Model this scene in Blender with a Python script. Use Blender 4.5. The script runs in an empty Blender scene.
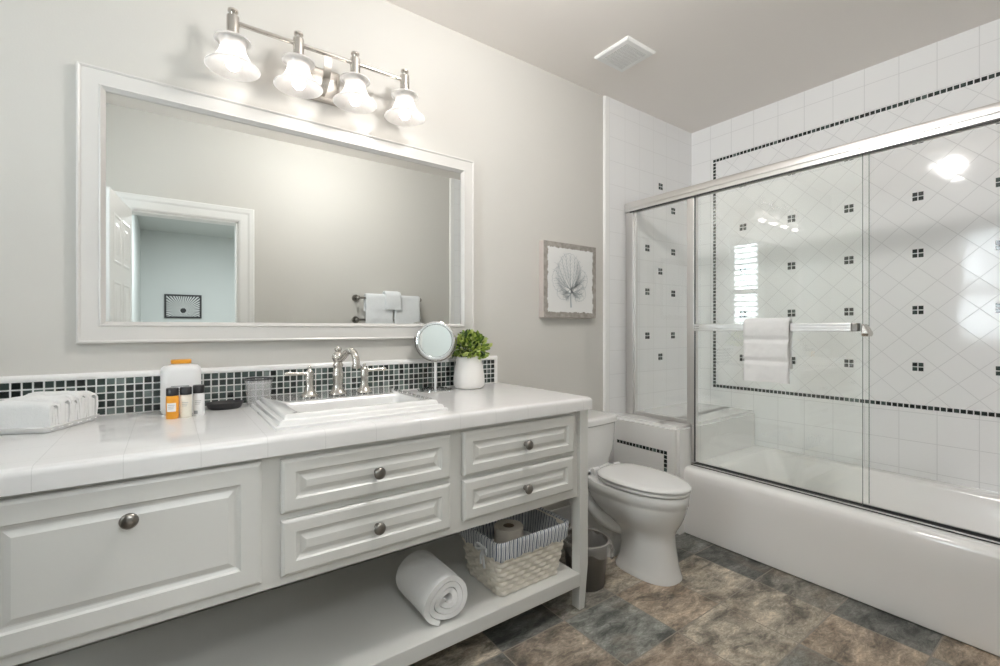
import bpy, bmesh, math, random
from mathutils import Vector, Matrix, noise
random.seed(7)
PI = math.pi
S = bpy.context.scene
COL = S.collection

# ------------------------------------------------------------------ camera
cam = bpy.data.cameras.new('camera'); camo = bpy.data.objects.new('camera', cam); COL.objects.link(camo)
F = 459.0; YAW = math.atan2(635, F)                 # photo frame 1000 x 666
cam.sensor_width = 36; cam.lens = 36*F/1000; cam.shift_y = -4.5/1000; cam.clip_start = .02
camo.location = (0, -1.845, 1.08)
camo.rotation_euler = (PI/2, 0, YAW - PI/2)
S.camera = camo
# ------------------------------------------------------------------ colour management, world
S.view_settings.view_transform = 'Standard'; S.view_settings.look = 'None'
S.view_settings.gamma = 1; S.view_settings.use_curve_mapping = False
S.view_settings.exposure = 0.46
S.cycles.max_bounces = 10; S.cycles.diffuse_bounces = 6; S.cycles.glossy_bounces = 6
S.cycles.transmission_bounces = 8; S.cycles.transparent_max_bounces = 16
S.cycles.sample_clamp_indirect = 6.0
S.cycles.caustics_reflective = False; S.cycles.caustics_refractive = False
w = bpy.data.worlds.new('sky'); S.world = w; w.use_nodes = True
bg = w.node_tree.nodes['Background']; bg.inputs[0].default_value = (.72, .86, 1, 1); bg.inputs[1].default_value = 2.5

def area(name, loc, rot, sx, sy, power, col=(1, 1, 1), shape='RECTANGLE', spread=PI):
    l = bpy.data.lights.new(name, 'AREA'); l.shape = shape; l.size = sx
    if shape in ('RECTANGLE', 'ELLIPSE'): l.size_y = sy
    l.energy = power; l.color = col; l.spread = spread
    o = bpy.data.objects.new(name, l); COL.objects.link(o); o.location = loc; o.rotation_euler = rot
    return o
ZC = 2.457                                            # ceiling height
# daylight through the shuttered window, the ceiling globe, light of the hall plus a fill added near the doorway
area('window_daylight', (-1.1, -.9, 1.54), (0, -PI/2, 0), 1.15, .34, 27, (.87, .95, 1))
area('hall_fill', (-.15, -2.75, ZC - .02), (0, 0, 0), .7, .7, 24, (.96, .98, 1))  # added fill without a fixture, brightens the vanity fronts through the doorway
GLOBE = (.95, -.99, 2.362, .095); GLOBE_STRENGTH = 94.0      # glowing globe of the ceiling light, built below
area('hall_fill', (.6, -4.2, ZC - .02), (0, 0, 0), .6, .6, 40, (.93, .97, 1))  # unseen light for the hall itself
BULB_STRENGTH = 14.5

# ------------------------------------------------------------------ materials
def newmat(name):
    m = bpy.data.materials.new(name); m.use_nodes = True
    nt = m.node_tree; nt.nodes.clear()
    out = nt.nodes.new('ShaderNodeOutputMaterial')
    return m, nt, out
class N:
    """tiny helper around a node tree"""
    def __init__(s, nt): s.nt = nt
    def n(s, t, **kw):
        x = s.nt.nodes.new(t)
        for k, v in kw.items(): setattr(x, k, v)
        return x
    def l(s, a, b): s.nt.links.new(a, b)
    def put(s, sock, v):
        if hasattr(v, 'links'): s.l(v, sock)
        else: sock.default_value = v
    def math(s, op, a, b=None, c=None):
        x = s.n('ShaderNodeMath', operation=op)
        s.put(x.inputs[0], a)
        if b is not None: s.put(x.inputs[1], b)
        if c is not None: s.put(x.inputs[2], c)
        return x.outputs[0]
    def mix(s, f, a, b):
        x = s.n('ShaderNodeMix', data_type='RGBA')
        s.put(x.inputs[0], f); s.put(x.inputs[6], a); s.put(x.inputs[7], b)
        return x.outputs[2]
    def coord(s, which='Object'):
        return s.n('ShaderNodeTexCoord').outputs[which]
    def sep(s, v):
        x = s.n('ShaderNodeSeparateXYZ'); s.l(v, x.inputs[0]); return x.outputs
    def noise(s, vec, scale, detail=3, rough=.55, dist=0):
        x = s.n('ShaderNodeTexNoise'); s.l(vec, x.inputs['Vector'])
        x.inputs['Scale'].default_value = scale; x.inputs['Detail'].default_value = detail
        x.inputs['Roughness'].default_value = rough; x.inputs['Distortion'].default_value = dist
        return x.outputs
    def ramp(s, f, stops):
        x = s.n('ShaderNodeValToRGB'); s.l(f, x.inputs[0])
        e = x.color_ramp.elements
        while len(e) < len(stops): e.new(.5)
        for i, (p, c) in enumerate(stops):
            e[i].position = p; e[i].color = c if len(c) == 4 else (*c, 1)
        return x.outputs[0]
    def bump(s, h, strength, dist=.01, normal=None):
        x = s.n('ShaderNodeBump'); s.l(h, x.inputs['Height'])
        x.inputs['Strength'].default_value = strength; x.inputs['Distance'].default_value = dist
        if normal is not None: s.l(normal, x.inputs['Normal'])
        return x.outputs[0]
    def bsdf(s, out, col, rough=.5, metal=0., normal=None, spec=.5, coat=0., sheen=0., trans=0., sss=0.):
        p = s.n('ShaderNodeBsdfPrincipled')
        s.put(p.inputs['Base Color'], col if hasattr(col, 'links') else (*col, 1)[:4])
        s.put(p.inputs['Roughness'], rough); s.put(p.inputs['Metallic'], metal)
        p.inputs['Specular IOR Level'].default_value = spec
        p.inputs['Coat Weight'].default_value = coat; p.inputs['Coat Roughness'].default_value = .05
        p.inputs['Sheen Weight'].default_value = sheen
        p.inputs['Transmission Weight'].default_value = trans
        if normal is not None: s.l(normal, p.inputs['Normal'])
        if out is not None: s.l(p.outputs[0], out.inputs[0])
        return p

def simple(name, col, rough=.5, metal=0., bump=0., bscale=60., var=0., spec=.5, coat=0., sheen=0.):
    m, nt, out = newmat(name); g = N(nt); c = g.coord()
    nz = g.noise(c, bscale)
    colr = (*col, 1)
    if var:
        nv = g.noise(c, 6.0, 3)
        colr = g.mix(g.math('MULTIPLY', nv[0], var), (*col, 1), (*[x*.75 for x in col], 1))
    nm = g.bump(nz[0], bump, .004) if bump else None
    g.bsdf(out, colr, rough, metal, nm, spec, coat, sheen)
    return m

M = {}
M['wall'] = simple('wall_paint', (.605, .59, .555), .55, bump=.06, bscale=180, var=.06)
M['ceil'] = simple('ceiling_paint', (.83, .785, .745), .7, bump=.05, bscale=160)
M['hallwall'] = simple('hall_paint', (.62, .65, .64), .6, bump=.05, bscale=150)
M['trim'] = simple('white_trim_paint', (.82, .815, .80), .3, bump=.02)
M['cab'] = simple('white_cabinet_paint', (.69, .69, .665), .33, bump=.02, bscale=90, var=.04)
M['frame'] = simple('mirror_frame_paint', (.66, .645, .62), .3, bump=.02)
M['porc'] = simple('white_porcelain', (.80, .80, .79), .08, coat=.5)
M['tub'] = simple('white_enamel', (.92, .905, .89), .16, coat=.4)
M['nickel'] = simple('brushed_nickel', (.58, .55, .51), .26, 1., bump=.05, bscale=300)
M['chrome'] = simple('polished_chrome', (.80, .81, .82), .08, 1.)
M['alum'] = simple('satin_aluminium', (.74, .725, .71), .33, 1., bump=.03, bscale=400)
M['pewter'] = simple('dark_pewter', (.27, .255, .235), .28, 1.)
M['black'] = simple('black_plastic', (.02, .02, .022), .35)
M['edge'] = simple('green_glass_edge', (.17, .21, .19), .2)
M['gasket'] = simple('dark_gasket', (.04, .04, .04), .6)
M['orange'] = simple('amber_orange_plastic', (.85, .36, .02), .3, coat=.3)
M['cream'] = simple('cream_plastic', (.80, .76, .66), .35)
M['white_pl'] = simple('white_plastic', (.83, .83, .83), .3)
M['label'] = simple('paper_label', (.82, .81, .80), .6)
M['ink'] = simple('grey_print', (.35, .36, .37), .7)
M['ceram'] = simple('white_matt_ceramic', (.82, .80, .78), .35)
M['soil'] = simple('dark_soil', (.05, .035, .02), .9, bump=.6)
M['tp'] = simple('toilet_paper', (.62, .57, .50), .9, bump=.25, bscale=120)
M['card'] = simple('cardboard_core', (.25, .19, .13), .9)
M['bin'] = simple('grey_brown_bin_plastic', (.125, .113, .10), .45)
M['ledge_band'] = simple('grey_ledge_strip', (.30, .29, .28), .3)
M['grille'] = simple('vent_grille_shade', (.46, .43, .42), .6)
M['print'] = simple('grey_leaf_ink', (.38, .42, .44), .9)
M['ledge'] = simple('white_ledge_tile', (.85, .845, .835), .12, coat=.3)

def towelmat(name, col):
    m, nt, out = newmat(name); g = N(nt); c = g.coord()
    a = g.noise(c, 420, 2); b = g.noise(c, 40, 3)
    h = g.math('ADD', g.math('MULTIPLY', a[0], .7), g.math('MULTIPLY', b[0], .8))
    g.bsdf(out, g.mix(b[0], (*col, 1), (*[x*.94 for x in col], 1)), .95, 0, g.bump(h, .55, .004), .1, sheen=.3)
    return m
M['towel'] = towelmat('white_terry', (.86, .86, .855))
M['towel2'] = towelmat('cool_white_terry', (.84, .86, .88))

def mirrormat():
    m, nt, out = newmat('mirror_silver'); g = N(nt)
    x = g.n('ShaderNodeBsdfGlossy'); x.inputs['Color'].default_value = (.88, .90, .885, 1); x.inputs['Roughness'].default_value = 0
    g.l(x.outputs[0], out.inputs[0]); return m
M['mirror'] = mirrormat()
def glassmat(name, tint, ior=1.5):
    m, nt, out = newmat(name); g = N(nt)
    t = g.n('ShaderNodeBsdfTransparent'); t.inputs[0].default_value = (*tint, 1)
    s_ = g.n('ShaderNodeBsdfGlossy'); s_.inputs['Roughness'].default_value = 0.0
    f = g.n('ShaderNodeFresnel'); f.inputs[0].default_value = ior
    geo = g.n('ShaderNodeNewGeometry'); fr = g.math('MULTIPLY', f.outputs[0], g.math('SUBTRACT', 1.0, geo.outputs['Backfacing']))
    cc = g.n('ShaderNodeCombineColor')
    for k in range(3): g.l(fr, cc.inputs[k])
    g.l(cc.outputs[0], s_.inputs['Color'])                     # clear pane plus the mirror image of the room
    ad = g.n('ShaderNodeAddShader'); g.l(t.outputs[0], ad.inputs[0]); g.l(s_.outputs[0], ad.inputs[1])
    g.l(ad.outputs[0], out.inputs[0]); return m
M['glass'] = glassmat('shower_glass', (.985, .992, .987), 1.72)
def cupmat():
    m, nt, out = newmat('cloudy_clear_plastic'); g = N(nt)
    t = g.n('ShaderNodeBsdfTransparent'); t.inputs[0].default_value = (.97, .97, .97, 1)
    d = g.bsdf(None, (.80, .80, .80), .12); mx = g.n('ShaderNodeMixShader'); mx.inputs[0].default_value = .22
    g.l(t.outputs[0], mx.inputs[1]); g.l(d.outputs[0], mx.inputs[2]); g.l(mx.outputs[0], out.inputs[0]); return m
M['tumbler'] = cupmat()
M['pane'] = glassmat('window_glass', (.97, .98, .98), 1.45)
def filmmat():
    m, nt, out = newmat('thin_plastic_film'); g = N(nt); c = g.coord(); nz = g.noise(c, 45, 4)
    nm = g.bump(nz[0], .8, .01)
    d = g.bsdf(None, (.75, .74, .72), .25, 0, nm)
    t = g.n('ShaderNodeBsdfTransparent'); mx = g.n('ShaderNodeMixShader'); mx.inputs[0].default_value = .28
    g.l(t.outputs[0], mx.inputs[1]); g.l(d.outputs[0], mx.inputs[2]); g.l(mx.outputs[0], out.inputs[0]); return m
M['film'] = filmmat()
def shademat():
    m, nt, out = newmat('frosted_alabaster_glass'); g = N(nt); c = g.coord(); nz = g.noise(c, 22, 4, .6, 1.2)
    col = g.ramp(nz[0], [(.3, (.90, .89, .88)), (.6, (.97, .965, .96))])
    d = g.n('ShaderNodeBsdfDiffuse'); g.l(col, d.inputs[0])
    t = g.n('ShaderNodeBsdfTranslucent'); g.l(col, t.inputs[0])
    mx = g.n('ShaderNodeMixShader'); mx.inputs[0].default_value = .88; g.l(d.outputs[0], mx.inputs[1]); g.l(t.outputs[0], mx.inputs[2])
    gl = g.n('ShaderNodeBsdfGlossy'); gl.inputs['Roughness'].default_value = .15
    m2 = g.n('ShaderNodeMixShader'); m2.inputs[0].default_value = .06; g.l(mx.outputs[0], m2.inputs[1]); g.l(gl.outputs[0], m2.inputs[2])
    g.l(m2.outputs[0], out.inputs[0]); return m
M['shade'] = shademat()
def emat(name, col, s_):
    m, nt, out = newmat(name); g = N(nt)
    e = g.n('ShaderNodeEmission'); e.inputs[0].default_value = (*col, 1); e.inputs[1].default_value = s_
    g.l(e.outputs[0], out.inputs[0]); return m
M['bulb'] = emat('glowing_bulb', (1, .92, .86), BULB_STRENGTH)
M['lens'] = emat('glowing_globe', (1, .975, .95), GLOBE_STRENGTH)

def mosaicmat():
    m, nt, out = newmat('dark_green_glass_mosaic'); g = N(nt)
    v = g.n('ShaderNodeVertexColor'); v.layer_name = 'tile'
    g.bsdf(out, v.outputs[0], .12, 0, None, .5, .3); return m
M['mosaic'] = mosaicmat()

def line_mask(g, x, pitch, off, width):
    """1 on grout lines x = off + k*pitch"""
    f = g.math('FRACT', g.math('DIVIDE', g.math('SUBTRACT', x, off), pitch))
    d = g.math('MULTIPLY', g.math('ABSOLUTE', g.math('SUBTRACT', f, .5)), 2.0)     # 1 at the line
    return g.math('GREATER_THAN', d, 1 - width/pitch)
def tile_finish(g, out, c, grout, tilecol, groutcol, rough=.1, wob=.25, gr=.5):
    nz = g.noise(c, 9, 2)
    h = g.math('ADD', g.math('MULTIPLY', grout, -.5), g.math('MULTIPLY', nz[0], wob))
    nm = g.bump(h, .35, .006)
    r = g.math('ADD', g.math('MULTIPLY', grout, gr), rough)
    g.bsdf(out, g.mix(grout, (*tilecol, 1), (*groutcol, 1)), r, 0, nm, .5)
def squaretile(name, ax, pitch, off, tilecol=(.86, .86, .86), groutcol=(.72, .72, .715), wd=.003, rough=.1, wob=.25, gr=.5):
    m, nt, out = newmat(name); g = N(nt); c = g.coord(); s = g.sep(c)
    a = line_mask(g, s[ax[0]], pitch, off[0], wd); b = line_mask(g, s[ax[1]], pitch, off[1], wd)
    tile_finish(g, out, c, g.math('MAXIMUM', a, b), tilecol, groutcol, rough, wob, gr)
    return m
Y0, Z0, DY, DZ = -.3695, .891, .283, .28               # inset lattice on the long tub wall
BY, BZ0, BZ1 = -.18, .694, 2.211                        # mosaic border on that wall
def longwall():
    m, nt, out = newmat('tub_wall_tile'); g = N(nt); c = g.coord(); s = g.sep(c)
    y, z = s[1], s[2]
    Yn = g.math('DIVIDE', g.math('SUBTRACT', y, Y0), DY/4); Zn = g.math('DIVIDE', g.math('SUBTRACT', z, Z0), DZ/4)
    A = g.math('ADD', Yn, Zn); B = g.math('SUBTRACT', Yn, Zn)
    dia = g.math('MAXIMUM', line_mask(g, A, 2, 1, .06), line_mask(g, B, 2, 1, .06))
    sq = g.math('MAXIMUM', line_mask(g, y, .142, -.862, .003), line_mask(g, z, .142, .38, .003))
    ins = g.math('MULTIPLY', g.math('LESS_THAN', y, BY), g.math('MULTIPLY', g.math('GREATER_THAN', z, BZ0), g.math('LESS_THAN', z, BZ1)))
    gr = g.math('ADD', g.math('MULTIPLY', ins, dia), g.math('MULTIPLY', g.math('SUBTRACT', 1.0, ins), sq))
    # every diamond lies a little differently: a tile-wise tilt of the glaze
    cell = g.n('ShaderNodeCombineXYZ')
    g.l(g.math('FLOOR', g.math('MULTIPLY', g.math('ADD', A, 1.0), .5)), cell.inputs[0]); g.l(g.math('FLOOR', g.math('MULTIPLY', g.math('ADD', B, 1.0), .5)), cell.inputs[1])
    wn = g.n('ShaderNodeTexWhiteNoise'); g.l(cell.outputs[0], wn.inputs['Vector'])
    ws = g.sep(wn.outputs['Color'])
    tilt = g.math('ADD', g.math('MULTIPLY', g.math('SUBTRACT', ws[0], .5), y), g.math('MULTIPLY', g.math('SUBTRACT', ws[1], .5), z))
    nz = g.noise(c, 9, 2)
    h = g.math('ADD', g.math('ADD', g.math('MULTIPLY', gr, -.5), g.math('MULTIPLY', nz[0], .3)), g.math('MULTIPLY', tilt, 5.0))
    nm = g.bump(h, .35, .006)
    g.bsdf(out, g.mix(gr, (.92, .92, .92, 1), (.74, .74, .74, 1)), g.math('ADD', g.math('MULTIPLY', gr, .5), .08), 0, nm, .32)
    return m
M['longwall'] = longwall()
M['endwall'] = squaretile('end_wall_tile', (0, 2), .142, (2.13, .38))
M['alcove'] = squaretile('alcove_wall_tile', (0, 2), .142, (2.13, .38))
M['counter'] = squaretile('counter_tile', (0, 1), .1359, (.06, -.548), (.80, .795, .79), (.69, .685, .68), .0014, .10, .18, .0)
M['groutw'] = simple('white_grout', (.86, .86, .85), .5)

def floormat():
    m, nt, out = newmat('slate_floor_tile'); g = N(nt); c = g.coord(); s = g.sep(c)
    P = .2835
    gr = g.math('MAXIMUM', line_mask(g, s[0], P, 1.187, .0045), line_mask(g, s[1], .2805, -.6095, .0045))
    v = g.n('ShaderNodeVertexColor'); v.layer_name = 'tile'
    mp = g.n('ShaderNodeMapping'); g.l(c, mp.inputs[0]); mp.inputs['Scale'].default_value = (1, 2.2, 1); mp.inputs['Rotation'].default_value = (0, 0, .35)
    cl = g.noise(mp.outputs[0], 7, 6, .62, .6); fine = g.noise(mp.outputs[0], 30, 6, .75, 1.2); big = g.noise(c, 3.1, 4, .6, 1.0)
    k = g.math('ADD', g.math('MULTIPLY', cl[0], 1.1), g.math('MULTIPLY', fine[0], .9))     # about 1
    br = g.math('MULTIPLY', g.math('POWER', k, 3.2), 1.05)
    x = g.n('ShaderNodeMix', data_type='RGBA', blend_type='MULTIPLY'); x.inputs[0].default_value = 1
    g.l(v.outputs[0], x.inputs[6]); cc = g.n('ShaderNodeCombineColor')
    for i in range(3): g.l(br, cc.inputs[i])
    g.l(cc.outputs[0], x.inputs[7])
    rust = g.ramp(big[0], [(.52, (0, 0, 0)), (.72, (1, 1, 1))])
    col = g.mix(g.math('MULTIPLY', rust, .45), x.outputs[2], (.20, .125, .075, 1))
    dark = g.ramp(cl[0], [(.30, (1, 1, 1)), (.46, (0, 0, 0))])
    col = g.mix(g.math('MULTIPLY', dark, .5), col, (.045, .05, .048, 1))
    col = g.mix(gr, col, (.27, .24, .205, 1))
    h = g.math('SUBTRACT', g.math('ADD', g.math('MULTIPLY', cl[0], .8), g.math('MULTIPLY', fine[0], .4)), g.math('MULTIPLY', gr, .6))
    g.bsdf(out, col, g.math('ADD', .36, g.math('MULTIPLY', fine[0], .25)), 0, g.bump(h, .5, .006), .4)
    return m
M['floor'] = floormat()
M['hallfloor'] = simple('hall_carpet', (.42, .38, .33), .95, bump=.4)

def stripes():
    m, nt, out = newmat('striped_ticking'); g = N(nt); uv = g.coord('UV'); s = g.sep(uv); c = g.coord()
    f = g.math('FRACT', g.math('MULTIPLY', s[0], 1/.019))
    a = g.math('LESS_THAN', g.math('ABSOLUTE', g.math('SUBTRACT', f, .3)), .13)
    b = g.math('LESS_THAN', g.math('ABSOLUTE', g.math('SUBTRACT', f, .72)), .05)
    k = g.math('MAXIMUM', a, b)
    nz = g.noise(c, 60, 3)
    g.bsdf(out, g.mix(k, (.66, .67, .68, 1), (.10, .13, .19, 1)), .9, 0, g.bump(nz[0], .4, .004), .2)
    return m
M['stripe'] = stripes()
M['wicker'] = simple('cream_wicker', (.80, .755, .67), .6, bump=.3, bscale=150, var=.3)

def canvasmat():
    m, nt, out = newmat('canvas_torn_edge'); g = N(nt); c = g.coord(); s = g.sep(c); nz = g.noise(c, 34, 5, .65); n2 = g.noise(c, 9, 3)
    ax = g.math('SUBTRACT', .2, g.math('ABSOLUTE', s[0])); az = g.math('SUBTRACT', .203, g.math('ABSOLUTE', s[2]))
    d = g.math('MINIMUM', ax, az)
    d = g.math('ADD', d, g.math('MULTIPLY', g.math('SUBTRACT', nz[0], .5), .03))
    white = g.math('GREATER_THAN', d, .03)
    brown = g.ramp(nz[0], [(.35, (.27, .25, .225)), (.65, (.40, .375, .345))])
    front = g.math('LESS_THAN', s[1], -.0345)
    edge = g.mix(n2[0], (.62, .55, .51, 1), (.50, .46, .43, 1))
    col = g.mix(white, brown, (.74, .74, .73, 1))
    col = g.mix(front, edge, col)
    g.bsdf(out, col, .85, 0, g.bump(g.noise(c, 500, 1)[0], .15, .003), .2); return m
M['canvas'] = canvasmat()
def burst():
    m, nt, out = newmat('black_white_burst_print'); g = N(nt); c = g.coord(); s = g.sep(c)
    x = s[0]; z = g.math('ADD', s[2], .06)
    ang = g.math('ARCTAN2', z, x); r = g.math('SQRT', g.math('ADD', g.math('MULTIPLY', x, x), g.math('MULTIPLY', z, z)))
    wv = g.math('SINE', g.math('MULTIPLY', ang, 46.0))
    a = g.math('GREATER_THAN', g.math('ADD', wv, g.math('MULTIPLY', r, -2.2)), -.75)
    b = g.math('GREATER_THAN', r, .035)
    k = g.math('MULTIPLY', a, b)
    g.bsdf(out, g.mix(k, (.02, .022, .022, 1), (.62, .64, .63, 1)), .5); return m
M['burst'] = burst()
def leafmat():
    m, nt, out = newmat('fresh_green_leaf'); g = N(nt)
    v = g.n('ShaderNodeVertexColor'); v.layer_name = 'tile'
    p = g.bsdf(None, v.outputs[0], .45)
    t = g.n('ShaderNodeBsdfTranslucent'); g.l(v.outputs[0], t.inputs[0])
    mx = g.n('ShaderNodeMixShader'); mx.inputs[0].default_value = .25; g.l(p.outputs[0], mx.inputs[1]); g.l(t.outputs[0], mx.inputs[2])
    g.l(mx.outputs[0], out.inputs[0]); return m
M['leaf'] = leafmat()

# ------------------------------------------------------------------ geometry helpers
def wloc(o):
    v = Vector((0, 0, 0))
    while o is not None: v = v + o.location; o = o.parent
    return v
def obj(name, bm, mats, parent=None, smooth=None, world=True, origin=None, bevel=0, seg=2, sub=0):
    """link a bmesh as ONE mesh object; coordinates are world ones unless world=False"""
    off = Vector((0, 0, 0))
    if world and parent is not None: off = wloc(parent)
    if origin is not None: off = Vector(origin)
    if off.length: bmesh.ops.translate(bm, verts=bm.verts, vec=-off)
    bmesh.ops.recalc_face_normals(bm, faces=bm.faces)
    me = bpy.data.meshes.new(name); bm.to_mesh(me); bm.free()
    for m in (mats if isinstance(mats, (list, tuple)) else [mats]): me.materials.append(m)
    o = bpy.data.objects.new(name, me); COL.objects.link(o)
    if parent is not None: o.parent = parent
    if origin is not None: o.location = off if parent is None else off - wloc(parent)
    if bevel:
        b = o.modifiers.new('bevel', 'BEVEL'); b.width = bevel; b.segments = seg; b.limit_method = 'ANGLE'; b.angle_limit = .6
    if sub:
        sb = o.modifiers.new('sub', 'SUBSURF'); sb.levels = sub; sb.render_levels = sub
    return o
def obj_s(name, bm, mats, parent=None, ang=40, **kw):
    """like obj, smooth shaded below the angle"""
    kw.pop('smooth', None)
    o = obj0(name, bm, mats, parent, **kw)
    smooth(o, ang); return o
def obj0(name, bm, mats, parent=None, **kw): return obj(name, bm, mats, parent, None, **kw)
def smooth(o, ang=40):
    me = o.data
    me.polygons.foreach_set('use_smooth', [True]*len(me.polygons))
    if ang < 180:
        ca = math.cos(math.radians(ang))
        b = bmesh.new(); b.from_mesh(me)
        for e in b.edges:
            if len(e.link_faces) == 2 and e.link_faces[0].normal.dot(e.link_faces[1].normal) < ca: e.smooth = False
        b.to_mesh(me); b.free()
def tag(o, label, cat, group=None, kind=None):
    if label: o['label'] = label
    if cat: o['category'] = cat
    if group: o['group'] = group
    if kind: o['kind'] = kind
    return o
def thing(name, loc, label, cat, group=None, rz=0):
    o = bpy.data.objects.new(name, None); COL.objects.link(o); o.location = loc; o.rotation_euler = (0, 0, rz)
    o.empty_display_size = .05
    return tag(o, label, cat, group)
def structure(o): o['kind'] = 'structure'; return o
def copy_tree(o, parent=None):
    c = o.copy(); COL.objects.link(c)
    if parent is not None: c.parent = parent
    for ch in list(o.children): copy_tree(ch, c)
    return c

def box(bm, x0, x1, y0, y1, z0, z1, mi=0):
    v = [bm.verts.new(p) for p in ((x0, y0, z0), (x1, y0, z0), (x1, y1, z0), (x0, y1, z0), (x0, y0, z1), (x1, y0, z1), (x1, y1, z1), (x0, y1, z1))]
    fs = []
    for i in ((0, 3, 2, 1), (4, 5, 6, 7), (0, 1, 5, 4), (1, 2, 6, 5), (2, 3, 7, 6), (3, 0, 4, 7)):
        f = bm.faces.new([v[k] for k in i]); f.material_index = mi; fs.append(f)
    return fs
def loft(bm, loops, cap0=True, cap1=True, closed=True, ring=False, mi=0, uv=False):
    """skin a list of equally long point loops"""
    vs = [[bm.verts.new(p) for p in L] for L in loops]
    n = len(vs[0]); ul = bm.loops.layers.uv.verify() if uv else None
    cu = [0.]
    for i in range(n): cu.append(cu[-1] + (Vector(loops[-1][(i+1) % n]) - Vector(loops[-1][i])).length)
    cv = [0.]
    for a in range(len(loops)-1): cv.append(cv[-1] + (Vector(loops[a+1][0]) - Vector(loops[a][0])).length)
    m = len(vs)
    for a in range(m if ring else m-1):
        b = (a+1) % m
        for i in range(n if closed else n-1):
            j = (i+1) % n
            f = bm.faces.new((vs[a][i], vs[a][j], vs[b][j], vs[b][i])); f.material_index = mi
            if uv:
                for lp, (u, v) in zip(f.loops, ((cu[i], cv[a]), (cu[i+1], cv[a]), (cu[i+1], cv[a+1] if a+1 < m else 0), (cu[i], cv[a+1] if a+1 < m else 0))): lp[ul].uv = (u, v)
    if closed and not ring:
        if cap0: f = bm.faces.new(list(reversed(vs[0]))); f.material_index = mi
        if cap1: f = bm.faces.new(vs[-1]); f.material_index = mi
    return vs
def rect(x0, x1, y0, y1, z): return [(x0, y0, z), (x1, y0, z), (x1, y1, z), (x0, y1, z)]
def rrect(x0, x1, y0, y1, z, r, n=5):
    r = min(r, (x1-x0)/2-1e-4, (y1-y0)/2-1e-4); P = []
    for cx, cy, a in ((x1-r, y0+r, -PI/2), (x1-r, y1-r, 0), (x0+r, y1-r, PI/2), (x0+r, y0+r, PI)):
        for k in range(n+1):
            t = a + PI/2*k/n; P.append((cx+r*math.cos(t), cy+r*math.sin(t), z))
    return P
def lathe(bm, prof, c=(0, 0, 0), n=32, mi=0, cap0=False, cap1=False, ring=False):
    loops = [[(c[0]+max(r, 1e-4)*math.cos(2*PI*i/n), c[1]+max(r, 1e-4)*math.sin(2*PI*i/n), c[2]+z) for i in range(n)] for r, z in prof]
    return loft(bm, loops, cap0, cap1, ring=ring, mi=mi)
def tube(bm, pts, rad, n=12, mi=0, cap=True):
    """sweep a circle along points; rad a number or a list"""
    P = [Vector(p) for p in pts]; m = len(P)
    R = rad if isinstance(rad, (list, tuple)) else [rad]*m
    T = [(P[min(i+1, m-1)] - P[max(i-1, 0)]).normalized() for i in range(m)]
    u = T[0].orthogonal().normalized(); loops = []
    for i in range(m):
        u = (u - T[i]*u.dot(T[i])).normalized(); v = T[i].cross(u)
        loops.append([tuple(P[i] + (u*math.cos(2*PI*k/n) + v*math.sin(2*PI*k/n))*R[i]) for k in range(n)])
    return loft(bm, loops, cap, cap, mi=mi)
def cyl(bm, a, b, r, n=20, mi=0): return tube(bm, [a, b], r, n, mi)
def sphere(bm, c, r, n=20, m=12, sc=(1, 1, 1), mi=0):
    loops = []
    for j in range(m+1):
        t = PI*j/m; rr = max(math.sin(t), 1e-3)*r
        loops.append([(c[0]+sc[0]*rr*math.cos(2*PI*i/n), c[1]+sc[1]*rr*math.sin(2*PI*i/n), c[2]-sc[2]*r*math.cos(t)) for i in range(n)])
    return loft(bm, loops, mi=mi)
def bez(p0, p1, p2, p3, n=12):
    P = [Vector(p) for p in (p0, p1, p2, p3)]
    return [tuple(P[0]*(1-t)**3 + P[1]*3*t*(1-t)**2 + P[2]*3*t*t*(1-t) + P[3]*t**3) for t in (i/n for i in range(n+1))]
def NB(): return bmesh.new()
def wob(p, s, a):
    q = Vector(p)*s
    return Vector((noise.noise(q), noise.noise(q+Vector((17, 3, 9))), noise.noise(q+Vector((5, 31, 2)))))*a

# mosaic pieces: little glass squares of random dark greens on a base plane
MCOL = [(.014, .018, .018), (.022, .030, .028), (.05, .072, .066), (.10, .135, .125), (.16, .195, .185), (.035, .05, .045)]
def mosaic_tile(bm, o, u, v, nrm, size, h=.0025, mi=1, cols=MCOL, wts=None):
    cl = bm.loops.layers.float_color.get('tile') or bm.loops.layers.float_color.new('tile')
    o, u, v, nrm = Vector(o), Vector(u), Vector(v), Vector(nrm)
    s = size/2; b = .0012; col = random.choices(cols, wts)[0]; k = random.uniform(.85, 1.15)
    base = [o + u*a*s + v*c*s for a, c in ((-1, -1), (1, -1), (1, 1), (-1, 1))]
    top = [o + u*a*(s-b) + v*c*(s-b) + nrm*h for a, c in ((-1, -1), (1, -1), (1, 1), (-1, 1))]
    B = [bm.verts.new(p) for p in base]; T = [bm.verts.new(p) for p in top]
    fs = [bm.faces.new(T)] + [bm.faces.new((B[i], B[(i+1) % 4], T[(i+1) % 4], T[i])) for i in range(4)]
    for f in fs:
        f.material_index = mi
        for lp in f.loops: lp[cl] = (col[0]*k, col[1]*k, col[2]*k, 1)
DARK = [4, 4, 2, 1, 0, 3]
MP = .0226; MS = .0188                                   # mosaic pitch and size

# ================================================================== THE ROOM
XR, XL, YF = 2.993, -1.0, -1.85                           # tub wall, window wall, door wall
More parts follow.
